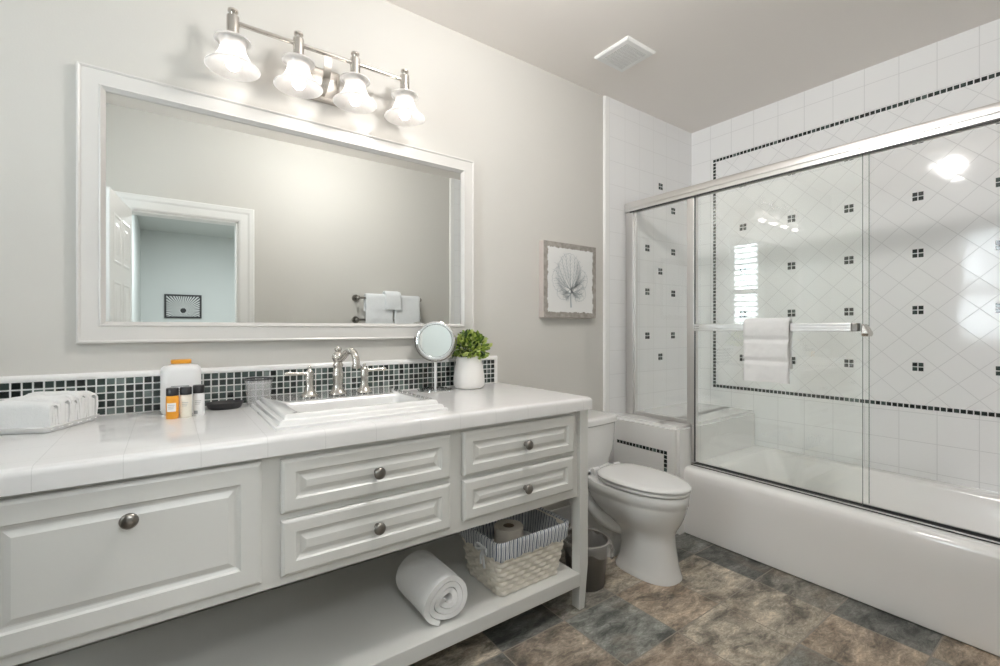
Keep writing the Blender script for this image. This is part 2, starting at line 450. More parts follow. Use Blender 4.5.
# floor with one colour per slate tile
bm = NB(); cl = bm.loops.layers.float_color.new('tile')
P, Q, ox, oy = .2835, .2805, 1.187, -.6095
cols = {'g': (.235, .222, .192), 'd': (.128, .130, .120), 't': (.350, .310, .250), 'b': (.270, .226, .180), 's': (.172, .177, .162), 'r': (.330, .268, .205)}
known = {(0, -1): 's', (-1, -1): 'b', (-2, -1): 'd', (1, -1): 'r', (2, -1): 't', (3, -1): 'd', (0, -2): 'b', (1, -2): 't', (2, -2): 't', (3, -2): 'g', (1, -3): 's',
         (2, -3): 'r', (3, -3): 'd', (1, 0): 't', (0, 0): 'g', (2, 0): 'd', (-1, 0): 'd', (3, 0): 's', (2, 1): 'g', (-1, -2): 's', (-2, -2): 'g', (3, -4): 'r', (2, -4): 'g'}
i0 = int(math.floor((XL-ox)/P))-1; i1 = int(math.ceil((XR+.1-ox)/P)); j0 = int(math.floor((YF-oy)/Q))-1; j1 = 3
for i in range(i0, i1+1):
    for j in range(j0, j1+1):
        x0, x1 = ox+i*P, ox+(i+1)*P; y0, y1 = oy+j*Q, oy+(j+1)*Q
        x0 = max(x0, XL-.1); x1 = min(x1, XR+.1); y0 = max(y0, YF-.06); y1 = min(y1, .1)
        if x1 - x0 < 1e-4 or y1 - y0 < 1e-4: continue
        c = cols[known.get((i, j)) or random.choice('gdtbsr')]; k = random.uniform(.9, 1.1)
        f = bm.faces.new([bm.verts.new(p) for p in ((x0, y0, 0), (x1, y0, 0), (x1, y1, 0), (x0, y1, 0))])
        for lp in f.loops: lp[cl] = (c[0]*k, c[1]*k, c[2]*k, 1)
bmesh.ops.remove_doubles(bm, verts=bm.verts, dist=1e-5)
structure(obj('floor', bm, M['floor']))
bm = NB(); box(bm, XL-.1, XR+.1, YF-.1, .1, ZC, ZC+.1); structure(obj('ceiling', bm, M['ceil']))
bm = NB(); box(bm, XL-.1, XR+.1, 0, .1, 0, ZC); structure(obj('wall_back', bm, M['wall']))
# tiled end of the alcove: a skin of tile on the back wall, white bullnose at its edge, small dark insets
bm = NB(); box(bm, 2.128, XR, -.012, 0, 0, ZC)
pr = [(2.086, 0), (2.0875, -.005), (2.092, -.0095), (2.099, -.012), (2.128, -.012), (2.128, 0)]
loft(bm, [[(x, y, 0) for x, y in pr], [(x, y, ZC) for x, y in pr]], mi=2)
def inset(bm, o, u, v, n, big=.0475):
    for a in (-.5, .5):
        for b in (-.5, .5): mosaic_tile(bm, Vector(o)+Vector(u)*a*MP+Vector(v)*b*MP, u, v, n, MS, wts=DARK)
for x, z in ((2.632, 2.016), (2.772, 1.875), (2.491, 1.875), (2.491, 1.596), (2.772, 1.596), (2.628, 1.456), (2.491, 1.316), (2.772, 1.316), (2.491, 1.034), (2.769, 1.034), (2.628, .894)):
    inset(bm, (x, -.0121, z), (1, 0, 0), (0, 0, 1), (0, -1, 0))
structure(obj('wall_alcove_end', bm, [M['endwall'], M['mosaic'], M['trim']]))
# long tub wall
bm = NB(); box(bm, XR, XR+.1, YF-.1, .1, 0, ZC)
for k in range(6):
    for j in range(5):
        y, z = Y0-DY*k, Z0+DZ*j
        if y > -1.86: inset(bm, (XR-.0001, y, z), (0, 1, 0), (0, 0, 1), (-1, 0, 0))
y = BY
while y > -1.875:
    for z in (BZ0, BZ1): mosaic_tile(bm, (XR-.0001, y, z), (0, 1, 0), (0, 0, 1), (-1, 0, 0), MS, wts=DARK)
    y -= MP
z = BZ0+MP
while z < BZ1-.01:
    mosaic_tile(bm, (XR-.0001, BY, z), (0, 1, 0), (0, 0, 1), (-1, 0, 0), MS, wts=DARK); z += MP
structure(obj('wall_right', bm, [M['longwall'], M['mosaic']]))
# foot wall of the tub alcove
bm = NB(); box(bm, 2.128, XR, YF, YF+.012, 0, ZC)
loft(bm, [[(x, YF-y, 0) for x, y in pr], [(x, YF-y, ZC) for x, y in pr]], mi=1); structure(obj('wall_alcove_foot', bm, [M['alcove'], M['trim']]))
# tiled ledge between toilet and tub
LX, LZ, LY = 2.152, .563, -.450
bm = NB(); box(bm, LX, XR, LY, -.012, 0, LZ)
bmesh.ops.bevel(bm, geom=[e for e in bm.edges if any(abs(v.co.z-LZ) < 1e-4 for v in e.verts) and all(v.co.x < LX+.01 or v.co.y < LY+.01 for v in e.verts)], offset=.016, segments=4, affect='EDGES')
y = -.06
while y > -.392:
    mosaic_tile(bm, (LX-.0001, y, .416), (0, 1, 0), (0, 0, 1), (-1, 0, 0), MS, wts=DARK); y -= MP
yl = y+MP; z = .416-MP
while z > .05:
    mosaic_tile(bm, (LX-.0001, yl, z), (0, 1, 0), (0, 0, 1), (-1, 0, 0), MS, wts=DARK); z -= MP
v = [bm.verts.new(p) for p in ((LX+.018, -.300, LZ+.0006), (LX+.018, -.350, LZ+.0006), (XR, -.290, LZ+.0006), (XR, -.245, LZ+.0006))]
f = bm.faces.new(v); f.material_index = 2  # plain grey band across the ledge top
structure(obj('wall_ledge', bm, [M['ledge'], M['mosaic'], M['ledge_band']]))
# window wall with its opening
WY0, WY1, WZ0, WZ1 = -1.06, -.74, .95, 2.13
bm = NB()
for a in ((YF-.1, WY0, 0, ZC), (WY1, .1, 0, ZC), (WY0, WY1, 0, WZ0), (WY0, WY1, WZ1, ZC)): box(bm, XL-.1, XL, *a)
structure(obj('wall_left', bm, M['wall']))
# door wall with two openings
D1 = (-.80, .398, 1.825)
bm = NB()
for a in ((XL, D1[0], 0, ZC), (D1[1], XR, 0, ZC), (D1[0], D1[1], D1[2], ZC)): box(bm, a[0], a[1], YF-.1, YF, a[2], a[3])
structure(obj('wall_front', bm, M['wall']))
def casing(name, x0, x1, zt, wd=.100):
    """moulded door casing, swept round the opening"""
    prof = [(0, .0), (0, .012), (.010, .016), (.045, .016), (.055, .022), (.074, .024), (.080, .018), (.082, 0)]
    L = []
    for x, z, sx, sz in ((x0, 0, -1, 0), (x0, zt, -1, 1), (x1, zt, 1, 1), (x1, 0, 1, 0)):
        L.append([(x+sx*d*wd/.082, YF+h, z+sz*d*wd/.082) for d, h in prof])
    b = NB(); loft(b, L, True, True)
    # jamb lining
    for bx in ((x0-.004, x0+.012), (x1-.012, x1+.004)): box(b, bx[0], bx[1], YF-.105, YF+.003, 0, zt)
    box(b, x0, x1, YF-.105, YF+.003, zt-.012, zt+.004)
    return structure(obj(name, b, M['trim']))
casing('trim_1', *D1)
bm = NB(); box(bm, -.262, -.190, YF-.105, YF+.004, 0, D1[2]-.012); box(bm, -.250, -.202, YF+.004, YF+.016, 0, D1[2]); structure(obj('trim_2', bm, M['trim'], bevel=.003))
def basebrd(name, pts):
    b = NB()
    for x0, x1, y0, y1 in pts: box(b, x0, x1, y0, y1, 0, .1); 
    return structure(obj(name, b, M['trim'], bevel=.004))
basebrd('baseboard_back', [(XL, 2.086, -.014, 0)])
basebrd('baseboard_front', [(D1[1]+.102, 2.086, YF, YF+.014)])
basebrd('baseboard_left', [(XL, XL+.014, YF+.01, -.02)])
# the hall behind the doorway
bm = NB()
box(bm, -1.0, 2.5, -6.36, -6.26, 0, ZC); box(bm, -.43, -.31, -6.26, YF-.1, 0, ZC); box(bm, 2.4, 2.5, -6.26, YF-.1, 0, ZC); box(bm, -1.1, -1.0, -6.26, YF-.1, 0, ZC)
box(bm, .7, 2.4, YF-.11, YF-.1, 0, ZC)
structure(obj('wall_hall', bm, M['hallwall']))
bm = NB(); box(bm, -1.1, 2.5, -6.36, YF-.1, ZC, ZC+.1); structure(obj('ceiling_hall', bm, M['hallwall']))
bm = NB(); box(bm, -1.1, 2.5, -6.36, YF-.06, -.1, 0); structure(obj('floor_hall', bm, M['hallfloor']))

# panelled door standing open into the bathroom
dr = bpy.data.objects.new('door_1', None); COL.objects.link(dr); dr.location = (-.196, -1.815, 0); dr.rotation_euler = (0, 0, math.radians(96.5)); structure(dr)
def nested(bm, W0, W1, Z0_, Z1_, prof, base, axis=-1, mi=0, backcap=True):
    """raised panel face: (inset, height) steps from the outside in; front looks to -y (axis=-1) or +y"""
    L = [[(W0+d, base+axis*h, Z0_+d), (W1-d, base+axis*h, Z0_+d), (W1-d, base+axis*h, Z1_-d), (W0+d, base+axis*h, Z1_-d)] for d, h in prof]
    loft(bm, L, backcap, True, mi=mi)
bm = NB(); box(bm, 0, .55, -.0135, .0135, .008, 1.81)
for (a, b) in ((.075, .245), (.30, .47)):
    for (c, d) in ((.12, .74), (.86, 1.34), (1.43, 1.70)):
        for ax in (-1, 1):
            nested(bm, a, b, c, d, [(0, .012), (0, .0142), (.012, .0175), (.02, .0142), (.05, .0142), (.06, .0165)], 0, ax)
leaf = obj('door_leaf', bm, M['trim'], dr, world=False); structure(leaf)
bm = NB()
for s in (-1, 1):
    lathe_pts = [(.50, s*.013, .88), (.50, s*.05, .88)]
    cyl(bm, *lathe_pts, .009); sphere(bm, (.50, s*.06, .88), .027, sc=(1, .8, 1)); cyl(bm, (.50, s*.0135, .88), (.50, s*.019, .88), .03)
structure(obj_s('door_handle', bm, M['nickel'], dr, world=False))

# window with a plantation shutter
wn = bpy.data.objects.new('window_1', None); COL.objects.link(wn); wn.location = (XL, -.9, WZ0); structure(wn)
bm = NB()
for a in ((WY0-.06, WY0, WZ0-.06, WZ1+.06), (WY1, WY1+.06, WZ0-.06, WZ1+.06), (WY0, WY1, WZ1, WZ1+.06), (WY0, WY1, WZ0-.06, WZ0)): box(bm, XL, XL+.018, *a)
structure(obj('window_frame', bm, M['trim'], wn, bevel=.003))
bm = NB(); zm = 1.52
for a in ((WY0, WY0+.03, WZ0, WZ1), (WY1-.03, WY1, WZ0, WZ1), (WY0+.03, WY1-.03, WZ0, WZ0+.05), (WY0+.03, WY1-.03, WZ1-.05, WZ1), (WY0+.03, WY1-.03, zm-.03, zm+.03)): box(bm, XL-.03, XL-.008, *a)
structure(obj('shutter_frame', bm, M['trim'], wn))
bm = NB()
for z0, z1 in ((WZ0+.05, zm-.03), (zm+.03, WZ1-.05)):
    n = int((z1-z0)/.06)
    for k in range(n):
        zc = z0+(k+.5)*(z1-z0)/n; pts = []
        for t in range(10):
            a = 2*PI*t/10; u, vv = .028*math.cos(a), .0045*math.sin(a); c, s = math.cos(.5), math.sin(.5)
            pts.append((XL-.02+u*c-vv*s, zc+u*s+vv*c))
        loft(bm, [[(x, WY0+.031, z) for x, z in pts], [(x, WY1-.031, z) for x, z in pts]])
structure(obj_s('shutter_louvers', bm, M['trim'], wn))
bm = NB(); box(bm, XL-.088, XL-.083, WY0, WY1, WZ0, WZ1); structure(obj('window_pane', bm, M['pane'], wn))

# ================================================================== VANITY
YV = -.585                                                # face frame
van = thing('vanity', (.47, -.3, 0), 'long white painted vanity with raised panel drawers and open bottom shelf', 'vanity')
bm = NB()
LXr, LXl = 1.277, -.34
box(bm, LXl, LXr, YV, -.565, .433, .7665); box(bm, LXl, LXr, -.565, -.02, .433, .45)
box(bm, LXl, LXl+.018, -.565, -.02, .45, .7665); box(bm, LXr-.018, LXr, -.565, -.02, .45, .7665); box(bm, LXl+.018, LXr-.018, -.032, -.02, .45, .7665)
obj('body', bm, M['cab'], van)
bm = NB(); box(bm, LXl, LXr, -.601, -.03, .093, .143); obj('shelf', bm, M['cab'], van, bevel=.003)
for x0, x1, y0, y1, tx, ty in ((1.277, 1.321, -.601, -.557, 1, 0), (-.384, -.34, -.601, -.557, -1, 0), (1.277, 1.321, -.06, -.016, 1, 0), (-.384, -.34, -.06, -.016, -1, 0)):
    bm = NB()
    a0, a1 = (x0, x1-.016) if tx > 0 else (x0+.016, x1)
    loft(bm, [rect(a0, a1, y0+.003, y1, 0), rect(x0, x1, y0, y1, .17), rect(x0, x1, y0, y1, .7665)])
    obj('leg', bm, M['cab'], van, bevel=.002)
DP = lambda fr: [(0, 0), (0, .012), (.003, .0155), (.008, .018), (fr, .018), (fr+.004, .0135), (fr+.010, .0105), (fr+.013, .0105), (fr+.026, .0165)]
def knob(x, z, y0, root):
    b = NB()
    pr = [(.0085, 0), (.0085, .003), (.0055, .006), (.0055, .014), (.009, .0175), (.0155, .0205), (.0168, .0235), (.0158, .0265), (.012, .0295), (.006, .0312), (0, .0317)]
    L = [[(x+r*math.cos(2*PI*i/24), y0-h, z+r*math.sin(2*PI*i/24)) for i in range(24)] for r, h in [(max(r, 1e-4), h) for r, h in pr]]
    loft(b, L)
    return obj_s('knob', b, M['pewter'], root, ang=60)
for x0, x1, z0, z1, kx, kz, fr in ((-.312, .185, .459, .755, -.066, .681, .045), (.228, .711, .616, .751, .474, .680, .033), (.228, .711, .459, .599, .474, .527, .033),
                                    (.757, 1.250, .611, .751, 1.008, .678, .033), (.757, 1.244, .468, .597, 1.006, .527, .033)):
    bm = NB(); nested(bm, x0, x1, z0, z1, DP(fr), YV)
    d = obj('drawer', bm, M['cab'], van)
    knob(kx, kz, YV-.0163, d)

# counter: white tile slab with bullnose, a hole for the basin
C = .8154
CX0, CX1, CY0, CY1 = -.40, 1.333, -.612, 0.0
hx0, hx1, hy0, hy1 = .25, .72, -.53, -.10
L = [rect(hx0, hx1, hy0, hy1, .767), rect(hx0, hx1, hy0, hy1, C), ]
R_ = .016
for k in range(6):
    t = PI/2*k/5; d = R_*(1-math.sin(t)); zz = C-R_+R_*math.cos(t)
    L.append(rect(CX0+d, CX1-d, CY0+d, CY1, zz))
L.append(rect(CX0, CX1, CY0, CY1, .767))
bm = NB(); loft(bm, L, ring=True)
ct = obj_s('countertop', bm, M['counter'], ang=50, origin=(0, 0, 0))
tag(ct, 'white tiled vanity countertop with rounded bullnose front edge', 'countertop')
# backsplash
bsp = thing('backsplash', (.47, -.006, C), 'low backsplash of dark green and black mosaic squares under the mirror', 'backsplash')
BX1, BZ = 1.309, C+.001
bm = NB(); box(bm, CX0, BX1-.014, -.010, 0, C, C+.1145)
nC = int((BX1-.016-CX0)/MP)
for i in range(nC):
    for j in range(5):
        mosaic_tile(bm, (BX1-.016-MP*(i+.5), -.0101, BZ+MP*(j+.5)), (1, 0, 0), (0, 0, 1), (0, -1, 0), MS, wts=[5, 5, 6, 4, 2, 5])
obj('mosaic_panel', bm, [M['groutw'], M['mosaic']], bsp)
bm = NB()
pr = [(0, C+.1145), (-.013, C+.1145), (-.0135, C+.121), (-.012, C+.127), (-.008, C+.131), (0, C+.132)]
loft(bm, [[(CX0, y, z) for y, z in pr], [(BX1, y, z) for y, z in pr]])
box(bm, BX1-.014, BX1, -.0125, 0, C, C+.1145)
obj_s('tile_cap', bm, M['ledge'], bsp, ang=50)

# sink
snk = thing('sink', (.48, -.32, C), 'white rectangular drop in sink with stepped rim in the counter', 'sink')
z = C
L = [(.225, .735, -.545, -.085, z), (.225, .735, -.545, -.085, z+.007), (.230, .730, -.540, -.088, z+.010), (.234, .726, -.536, -.092, z+.010), (.238, .722, -.532, -.095, z+.019),
     (.244, .716, -.526, -.10, z+.022), (.249, .711, -.521, -.105, z+.022), (.252, .708, -.518, -.108, z+.031), (.256, .704, -.514, -.112, z+.034),
     (.290, .668, -.492, -.300, z+.033), (.294, .664, -.488, -.304, z+.029), (.298, .660, -.484, -.308, z+.018), (.31, .648, -.472, -.322, z-.08), (.33, .628, -.452, -.345, z-.105), (.40, .56, -.43, -.37, z-.112)]
bm = NB(); loft(bm, [rrect(a, b, c, d, e, .004 if i < 9 else .02, 3) for i, (a, b, c, d, e) in enumerate(L)], False, True)
lo = [(hx0+.012, hx1-.012, hy0+.012, hy1-.012, z+.0), (hx0+.03, hx1-.03, hy0+.03, -.28, z-.08), (.36, .60, -.45, -.34, z-.125)]
obj_s('basin', bm, M['porc'], snk, ang=35)
bm = NB(); lathe(bm, [(.0, .004), (.012, .004), (.02, .0025), (.022, 0)], (.479, -.40, z-.1122), 20); obj_s('drain', bm, M['nickel'], snk)

# faucet
ZF = C+.0345
fct = thing('faucet', (.485, -.2, ZF), 'brushed nickel widespread faucet with gooseneck spout and two lever handles', 'faucet')
bm = NB()
fx, fy = .485, -.20
lathe(bm, [(.0, 0), (.030, 0), (.030, .004), (.026, .009), (.021, .016), (.018, .024), (.0165, .034), (.0175, .05), (.0195, .062), (.0195, .07), (.0165, .078), (.015, .088), (.0145, .094), (.0175, .100), (.0175, .105), (.0145, .109),
           (.0155, .115), (.0205, .124), (.021, .132), (.0175, .140), (.0115, .146), (.009, .149), (.0115, .153), (.0125, .158), (.0105, .163), (.006, .167), (0, .168)], (fx, fy, ZF), 28)
d = Vector((.26, -.97, 0)).normalized()                    # spout swings out over the basin
sp = [(fx+d.x*a, fy+d.y*a, ZF+h) for a, h in ((.008, .122), (.022, .126), (.038, .136), (.052, .146), (.068, .1535), (.084, .153), (.098, .146), (.107, .133), (.111, .117), (.112, .104))]
tube(bm, sp, [.0125, .012, .0115, .011, .011, .011, .0112, .0115, .012, .012], 16)
cyl(bm, (sp[-1][0], sp[-1][1], ZF+.107), (sp[-1][0], sp[-1][1], ZF+.096), .0145, 18)
obj_s('spout', bm, M['nickel'], fct, ang=60)
for hx, s in ((.389, -1), (.578, 1)):
    bm = NB()
    lathe(bm, [(0, 0), (.0275, 0), (.0275, .004), (.0235, .009), (.018, .016), (.0145, .026), (.0125, .040), (.012, .052), (.0145, .058), (.0145, .063), (.0125, .068), (.0135, .078), (.011, .086), (.0065, .091), (.005, .094), (.0062, .098), (.0045, .103), (0, .104)], (hx, -.203, ZF), 24)
    h = obj_s('handle', bm, M['nickel'], fct, ang=60)
    bm = NB(); zz = ZF+.078
    tube(bm, [(hx+s*.010, -.203, zz), (hx+s*.03, -.205, zz), (hx+s*.05, -.208, zz+.001), (hx+s*.068, -.21, zz+.002), (hx+s*.076, -.211, zz+.002), (hx+s*.080, -.2115, zz+.002)], [.0065, .0052, .0058, .0070, .0062, .003], 14)
    obj_s('lever', bm, M['nickel'], h, ang=60)

# ================================================================== wall mirror
mir = thing('wall_mirror', (.4735, 0, 1.035), 'wide wall mirror in a white moulded wooden frame above the vanity', 'mirror')
bm = NB()
prof = [(0, 0), (0, .020), (.0015, .0245), (.005, .026), (.009, .024), (.010, .0215), (.0505, .0215), (.052, .0245), (.055, .0255), (.058, .022), (.062, .017), (.066, .013), (.066, .008), (.066, .0)]
L = [[(-.22+d, -h, 1.035+d), (1.1675-d, -h, 1.035+d), (1.1675-d, -h, 1.867-d), (-.22+d, -h, 1.867-d)] for d, h in prof]
loft(bm, L, False, False, ring=True)
obj('frame', bm, M['frame'], mir)
bm = NB(); box(bm, -.156, 1.1035, -.009, -.004, 1.099, 1.803); obj('mirror_glass', bm, M['mirror'], mir)

# ================================================================== vanity light
vl = thing('vanity_light', (.4735, 0, 2.02), 'brushed nickel four bulb vanity light with frosted bell shades above the mirror', 'light fixture')
bm = NB()
L = [(.400, .547, 1.953, 2.080, 0), (.400, .547, 1.953, 2.080, .012), (.404, .543, 1.957, 2.076, .020), (.414, .533, 1.967, 2.066, .024)]
loft(bm, [[(a, -h, c), (b, -h, c), (b, -h, d), (a, -h, d)] for a, b, c, d, h in L])
obj('backplate', bm, M['nickel'], vl, bevel=.002)
YB, ZB = -.115, 2.083
bm = NB(); x = .4735
pa = bez((0, -.02, 1.972), (0, -.09, 1.975), (0, -.118, 2.01), (0, YB, ZB-.004), 16)
loft(bm, [[(x-.013, y-.002, z-.001), (x+.013, y-.002, z-.001), (x+.013, y+.002, z+.001), (x-.013, y+.002, z+.001)] for _, y, z in pa])
obj_s('arm', bm, M['nickel'], vl, ang=60)
LXS = (.172, .373, .574, .775)
bm = NB(); cyl(bm, (LXS[0], YB, ZB), (LXS[-1], YB, ZB), .0075, 16); obj_s('bar', bm, M['nickel'], vl, ang=60)
sock0 = None
def lampmesh(x):
    b = NB()
    lathe(b, [(0, .056), (.011, .056), (.0155, .053), (.0155, .047), (.010, .044), (.008, .038), (.0115, .034), (.018, .032), (.0185, .027), (.0185, -.026), (.024, -.029), (.0245, -.044), (.021, -.048), (.021, -.058), (.0, -.058)], (x, YB, ZB-.014), 24)
    return b
for i, x in enumerate(LXS):
    if i == 0:
        sock0 = obj_s('lamp_holder', lampmesh(x), M['nickel'], vl, ang=50, origin=(x, YB, ZB))
        b = NB(); zt = ZB-.014-.050
        pr = [(.054, -.011), (.0535, -.006), (.049, -.0055), (.043, -.010), (.0385, -.017), (.037, -.027), (.039, -.040), (.046, -.058), (.057, -.075), (.070, -.087), (.079, -.093), (.081, -.097)]
        inner = [(max(r-.0035, .02), h-.002) for r, h in reversed(pr[1:])]
        lathe(b, pr+[(.080, -.0985)]+inner, (x, YB, zt+.010), 40, ring=True)
        obj_s('lamp_shade', b, M['shade'], sock0, ang=70)
        b = NB(); sphere(b, (x, YB, zt-.070), .022, 18, 12, (1, 1, 1.15)); bl = obj_s('bulb', b, M['bulb'], sock0, ang=180)
    else:
        o = copy_tree(sock0); o.location.x = x - .4735

# ================================================================== things on the counter
# makeup mirror
mm = thing('makeup_mirror', (.925, -.093, C), 'round chrome makeup mirror on a stand beside the potted plant', 'mirror')
mx, my = .925, -.093
bm = NB(); lathe(bm, [(0, 0), (.074, 0), (.076, .002), (.075, .005), (.070, .0065), (.0, .007)], (mx, my, C), 40); lathe(bm, [(.060, .006), (.062, .008), (.056, .0095), (.052, .007)], (mx, my, C), 40)
obj_s('base', bm, M['chrome'], mm)
bm = NB(); cyl(bm, (mx, my, C+.006), (mx, my, C+.125), .006, 16); obj_s('post', bm, M['white_pl'], mm)
mc = Vector((mx, my-.004, 1.028)); fdir = (Vector((0, -1.845, 1.14)) - mc).normalized(); rdir = Vector((0, 0, 1)).cross(fdir).normalized(); udir = fdir.cross(rdir)
def disc(b, prof, n=48):
    loft(b, [[tuple(mc + (rdir*math.cos(2*PI*i/n)+udir*math.sin(2*PI*i/n))*max(r, 1e-4) + fdir*h) for i in range(n)] for r, h in prof])
bm = NB(); disc(bm, [(.0, -.010), (.072, -.010), (.080, -.006), (.083, 0), (.082, .006), (.077, .0085), (.071, .0075), (.069, .004), (.0, .004)]); obj_s('rim', bm, M['chrome'], mm)
bm = NB(); disc(bm, [(.0, .0045), (.069, .0045), (.0688, .0052), (.0, .0052)]); obj('mirror_glass', bm, M['mirror'], mm)
bm = NB(); a = mc - rdir*.083*-1; 
for s in (-1, 1):
    q = mc + rdir*s*.084 + udir*.012
    cyl(bm, tuple(q - rdir*s*.004), tuple(q + rdir*s*.006), .006, 12)
tube(bm, [tuple(mc + rdir*.088*math.cos(t) + udir*.088*math.sin(t) - fdir*.004) for t in [PI*.96+k*PI*1.08/16 for k in range(17)]], .003, 8)
obj_s('yoke', bm, M['pewter'], mm)

# potted plant
pp = thing('potted_plant', (1.087, -.105, C), 'bushy green plant in a white tapered ceramic pot on the counter end', 'plant')
bm = NB(); pc = (1.087, -.105, C)
lathe(bm, [(0, 0), (.052, 0), (.062, .004), (.0685, .014), (.070, .03), (.0685, .055), (.064, .085), (.0585, .115), (.055, .136), (.0535, .141), (.051, .141), (.050, .136), (.050, .125), (.0, .125)], pc, 40)
obj_s('pot', bm, M['ceram'], pp, ang=60)
bm = NB(); lathe(bm, [(0, .126), (.05, .126), (.05, .129), (.0, .131)], pc, 24); obj('soil', bm, M['soil'], pp)
bm = NB(); cl = bm.loops.layers.float_color.new('tile'); rng = random.Random(3)
gcol = [(.33, .45, .07), (.46, .57, .13), (.17, .28, .05), (.05, .10, .02), (.60, .68, .25)]
for k in range(470):
    th = rng.uniform(0, 2*PI); ph = rng.uniform(.05, 2.0); rr = rng.uniform(.55, 1.0)
    dv = Vector((math.sin(ph)*math.cos(th), math.sin(ph)*math.sin(th), math.cos(ph)))
    cpos = Vector((pc[0], pc[1], C+.178)) + Vector((dv.x*.098*rr, dv.y*.080*rr, dv.z*.068*rr))
    if k >= 340:
        rr2 = rng.uniform(.045, .074); cpos = Vector((pc[0]+rr2*1.1*math.cos(th), pc[1]+rr2*.95*math.sin(th), C+rng.uniform(.136, .158)))
    if cpos.z < C+.135: cpos.z = C+.135+rng.uniform(0, .01)
    if cpos.x < mx+.105: continue
    if cpos.y > -.03: cpos.y = -.03-rng.uniform(0, .01)
    ln = rng.uniform(.022, .038); wd = ln*rng.uniform(.42, .6)
    ax = (dv + Vector((rng.uniform(-.7, .7), rng.uniform(-.7, .7), rng.uniform(-.2, .8)))).normalized(); sd = ax.cross(Vector((rng.uniform(-1, 1), rng.uniform(-1, 1), rng.uniform(-1, 1)))).normalized(); nn = ax.cross(sd)
    pts = [(0, 0, 0), (.3, .7, .1), (.6, 1, .14), (.85, .6, .08), (1, 0, -.06), (.85, -.6, .08), (.6, -1, .14), (.3, -.7, .1)]
    vs = [bm.verts.new(cpos + ax*ln*(a-.4) + sd*wd*.5*b + nn*ln*c) for a, b, c in pts]; mid = bm.verts.new(cpos + ax*ln*.1 - nn*ln*.04)
    col = rng.choice(gcol); kk = rng.uniform(.8, 1.2)
    for i in range(8):
        f = bm.faces.new((vs[i], vs[(i+1) % 8], mid))
        for lp in f.loops: lp[cl] = (col[0]*kk, col[1]*kk, col[2]*kk, 1)
for k in range(30):
    th = rng.uniform(0, 2*PI); r_ = rng.uniform(.01, .035)
    t_ = tube(bm, [(pc[0]+r_*.5*math.cos(th), pc[1]+r_*.5*math.sin(th), C+.128), (pc[0]+r_*1.6*math.cos(th), pc[1]+r_*1.3*math.sin(th), C+.165+rng.uniform(0, .04))], .0012, 5)
    for rg in t_:
        for v_ in rg:
            for lp in v_.link_loops: lp[cl] = (.10, .16, .03, 1)
o = obj_s('foliage', bm, M['leaf'], pp, ang=60)

# bottles
def soft(b, x, y, z0, prof, e=1.0): lathe(b, prof, (x, y, z0), 28)
bb = thing('lotion_bottle', (.033, -.085, C), 'large white lotion bottle with orange cap behind the small bottles', 'bottle')
bm = NB(); bx, by = .033, -.085
loft(bm, [rrect(bx-w_, bx+w_, by-d_, by+d_, C+h, r_, 5) for w_, d_, h, r_ in ((.047, .026, 0, .02), (.051, .030, .004, .024), (.053, .032, .02, .026), (.053, .032, .132, .026), (.051, .030, .142, .025), (.044, .025, .149, .02), (.03, .02, .152, .018), (.024, .019, .152, .018), (.024, .019, .155, .018))])
obj_s('body', bm, M['white_pl'], bb, ang=50)
bm = NB(); loft(bm, [rrect(bx-.026-w_, bx+.026+w_, by-.021-w_, by+.021+w_, C+h, .012, 4) for w_, h in ((0, .1552), (.001, .157), (.001, .166), (-.001, .1675))]); tag(obj_s('cap', bm, M['orange'], bb, ang=50), 'orange cap', None)
bm = NB()
for i, (x0, x1, zz) in enumerate(((-.026, .02, .085), (-.03, .026, .075), (-.02, .015, .068))): box(bm, bx+x0, bx+x1, by-.0324, by-.0321, C+zz, C+zz+.003)
obj('print', bm, M['ink'], bb)
SB = [(.010, -.185, M['orange'], .016, 'small amber orange bottle with black cap and white label', .090), (.0425, -.183, M['cream'], .0155, 'small cream bottle with black cap between two other small bottles', .090), (.0755, -.166, M['white_pl'], .0155, 'small white bottle with black cap nearest the black soap dish', .092)]
for x, y, mt, r_, lab, ht in SB:
    t = thing('toiletry_bottle', (x, y, C), lab, 'bottle', 'small toiletry bottles on the counter')
    hb = .067
    bm = NB(); lathe(bm, [(0, 0), (r_*.92, 0), (r_, .002), (r_, hb-.003), (r_*.94, hb), (r_*.7, hb+.001), (0, hb+.001)], (x, y, C), 24); obj_s('body', bm, mt, t, ang=50)
    bm = NB(); lathe(bm, [(0, hb+.001), (r_*.98, hb+.001), (r_*.98, ht-.0015), (r_*.9, ht), (0, ht)], (x, y, C), 24); obj_s('cap', bm, M['black'], t, ang=50)
    def patch(b, z0, z1, a0, a1, rad, mi=0, n=10):
        loft(b, [[(x+rad*math.sin(a0+(a1-a0)*i/n), y-rad*math.cos(a0+(a1-a0)*i/n), C+zz) for i in range(n+1)] for zz in (z0, z1)], False, False, closed=False, mi=mi)
    bm = NB()
    if mt is M['orange']: patch(bm, .022, .047, -.95, .55, r_+.0003, 0)
    for k, zz in enumerate((.045, .040, .035) if mt is not M['orange'] else (.040, .035, .030)): patch(bm, zz, zz+.0012, -.7, .35-.1*k, r_+.0006, 1)
    if mt is M['white_pl']: patch(bm, .006, .016, -.9, -.2, r_+.0006, 1)
    obj('label', bm, [M['label'], M['ink']], t)
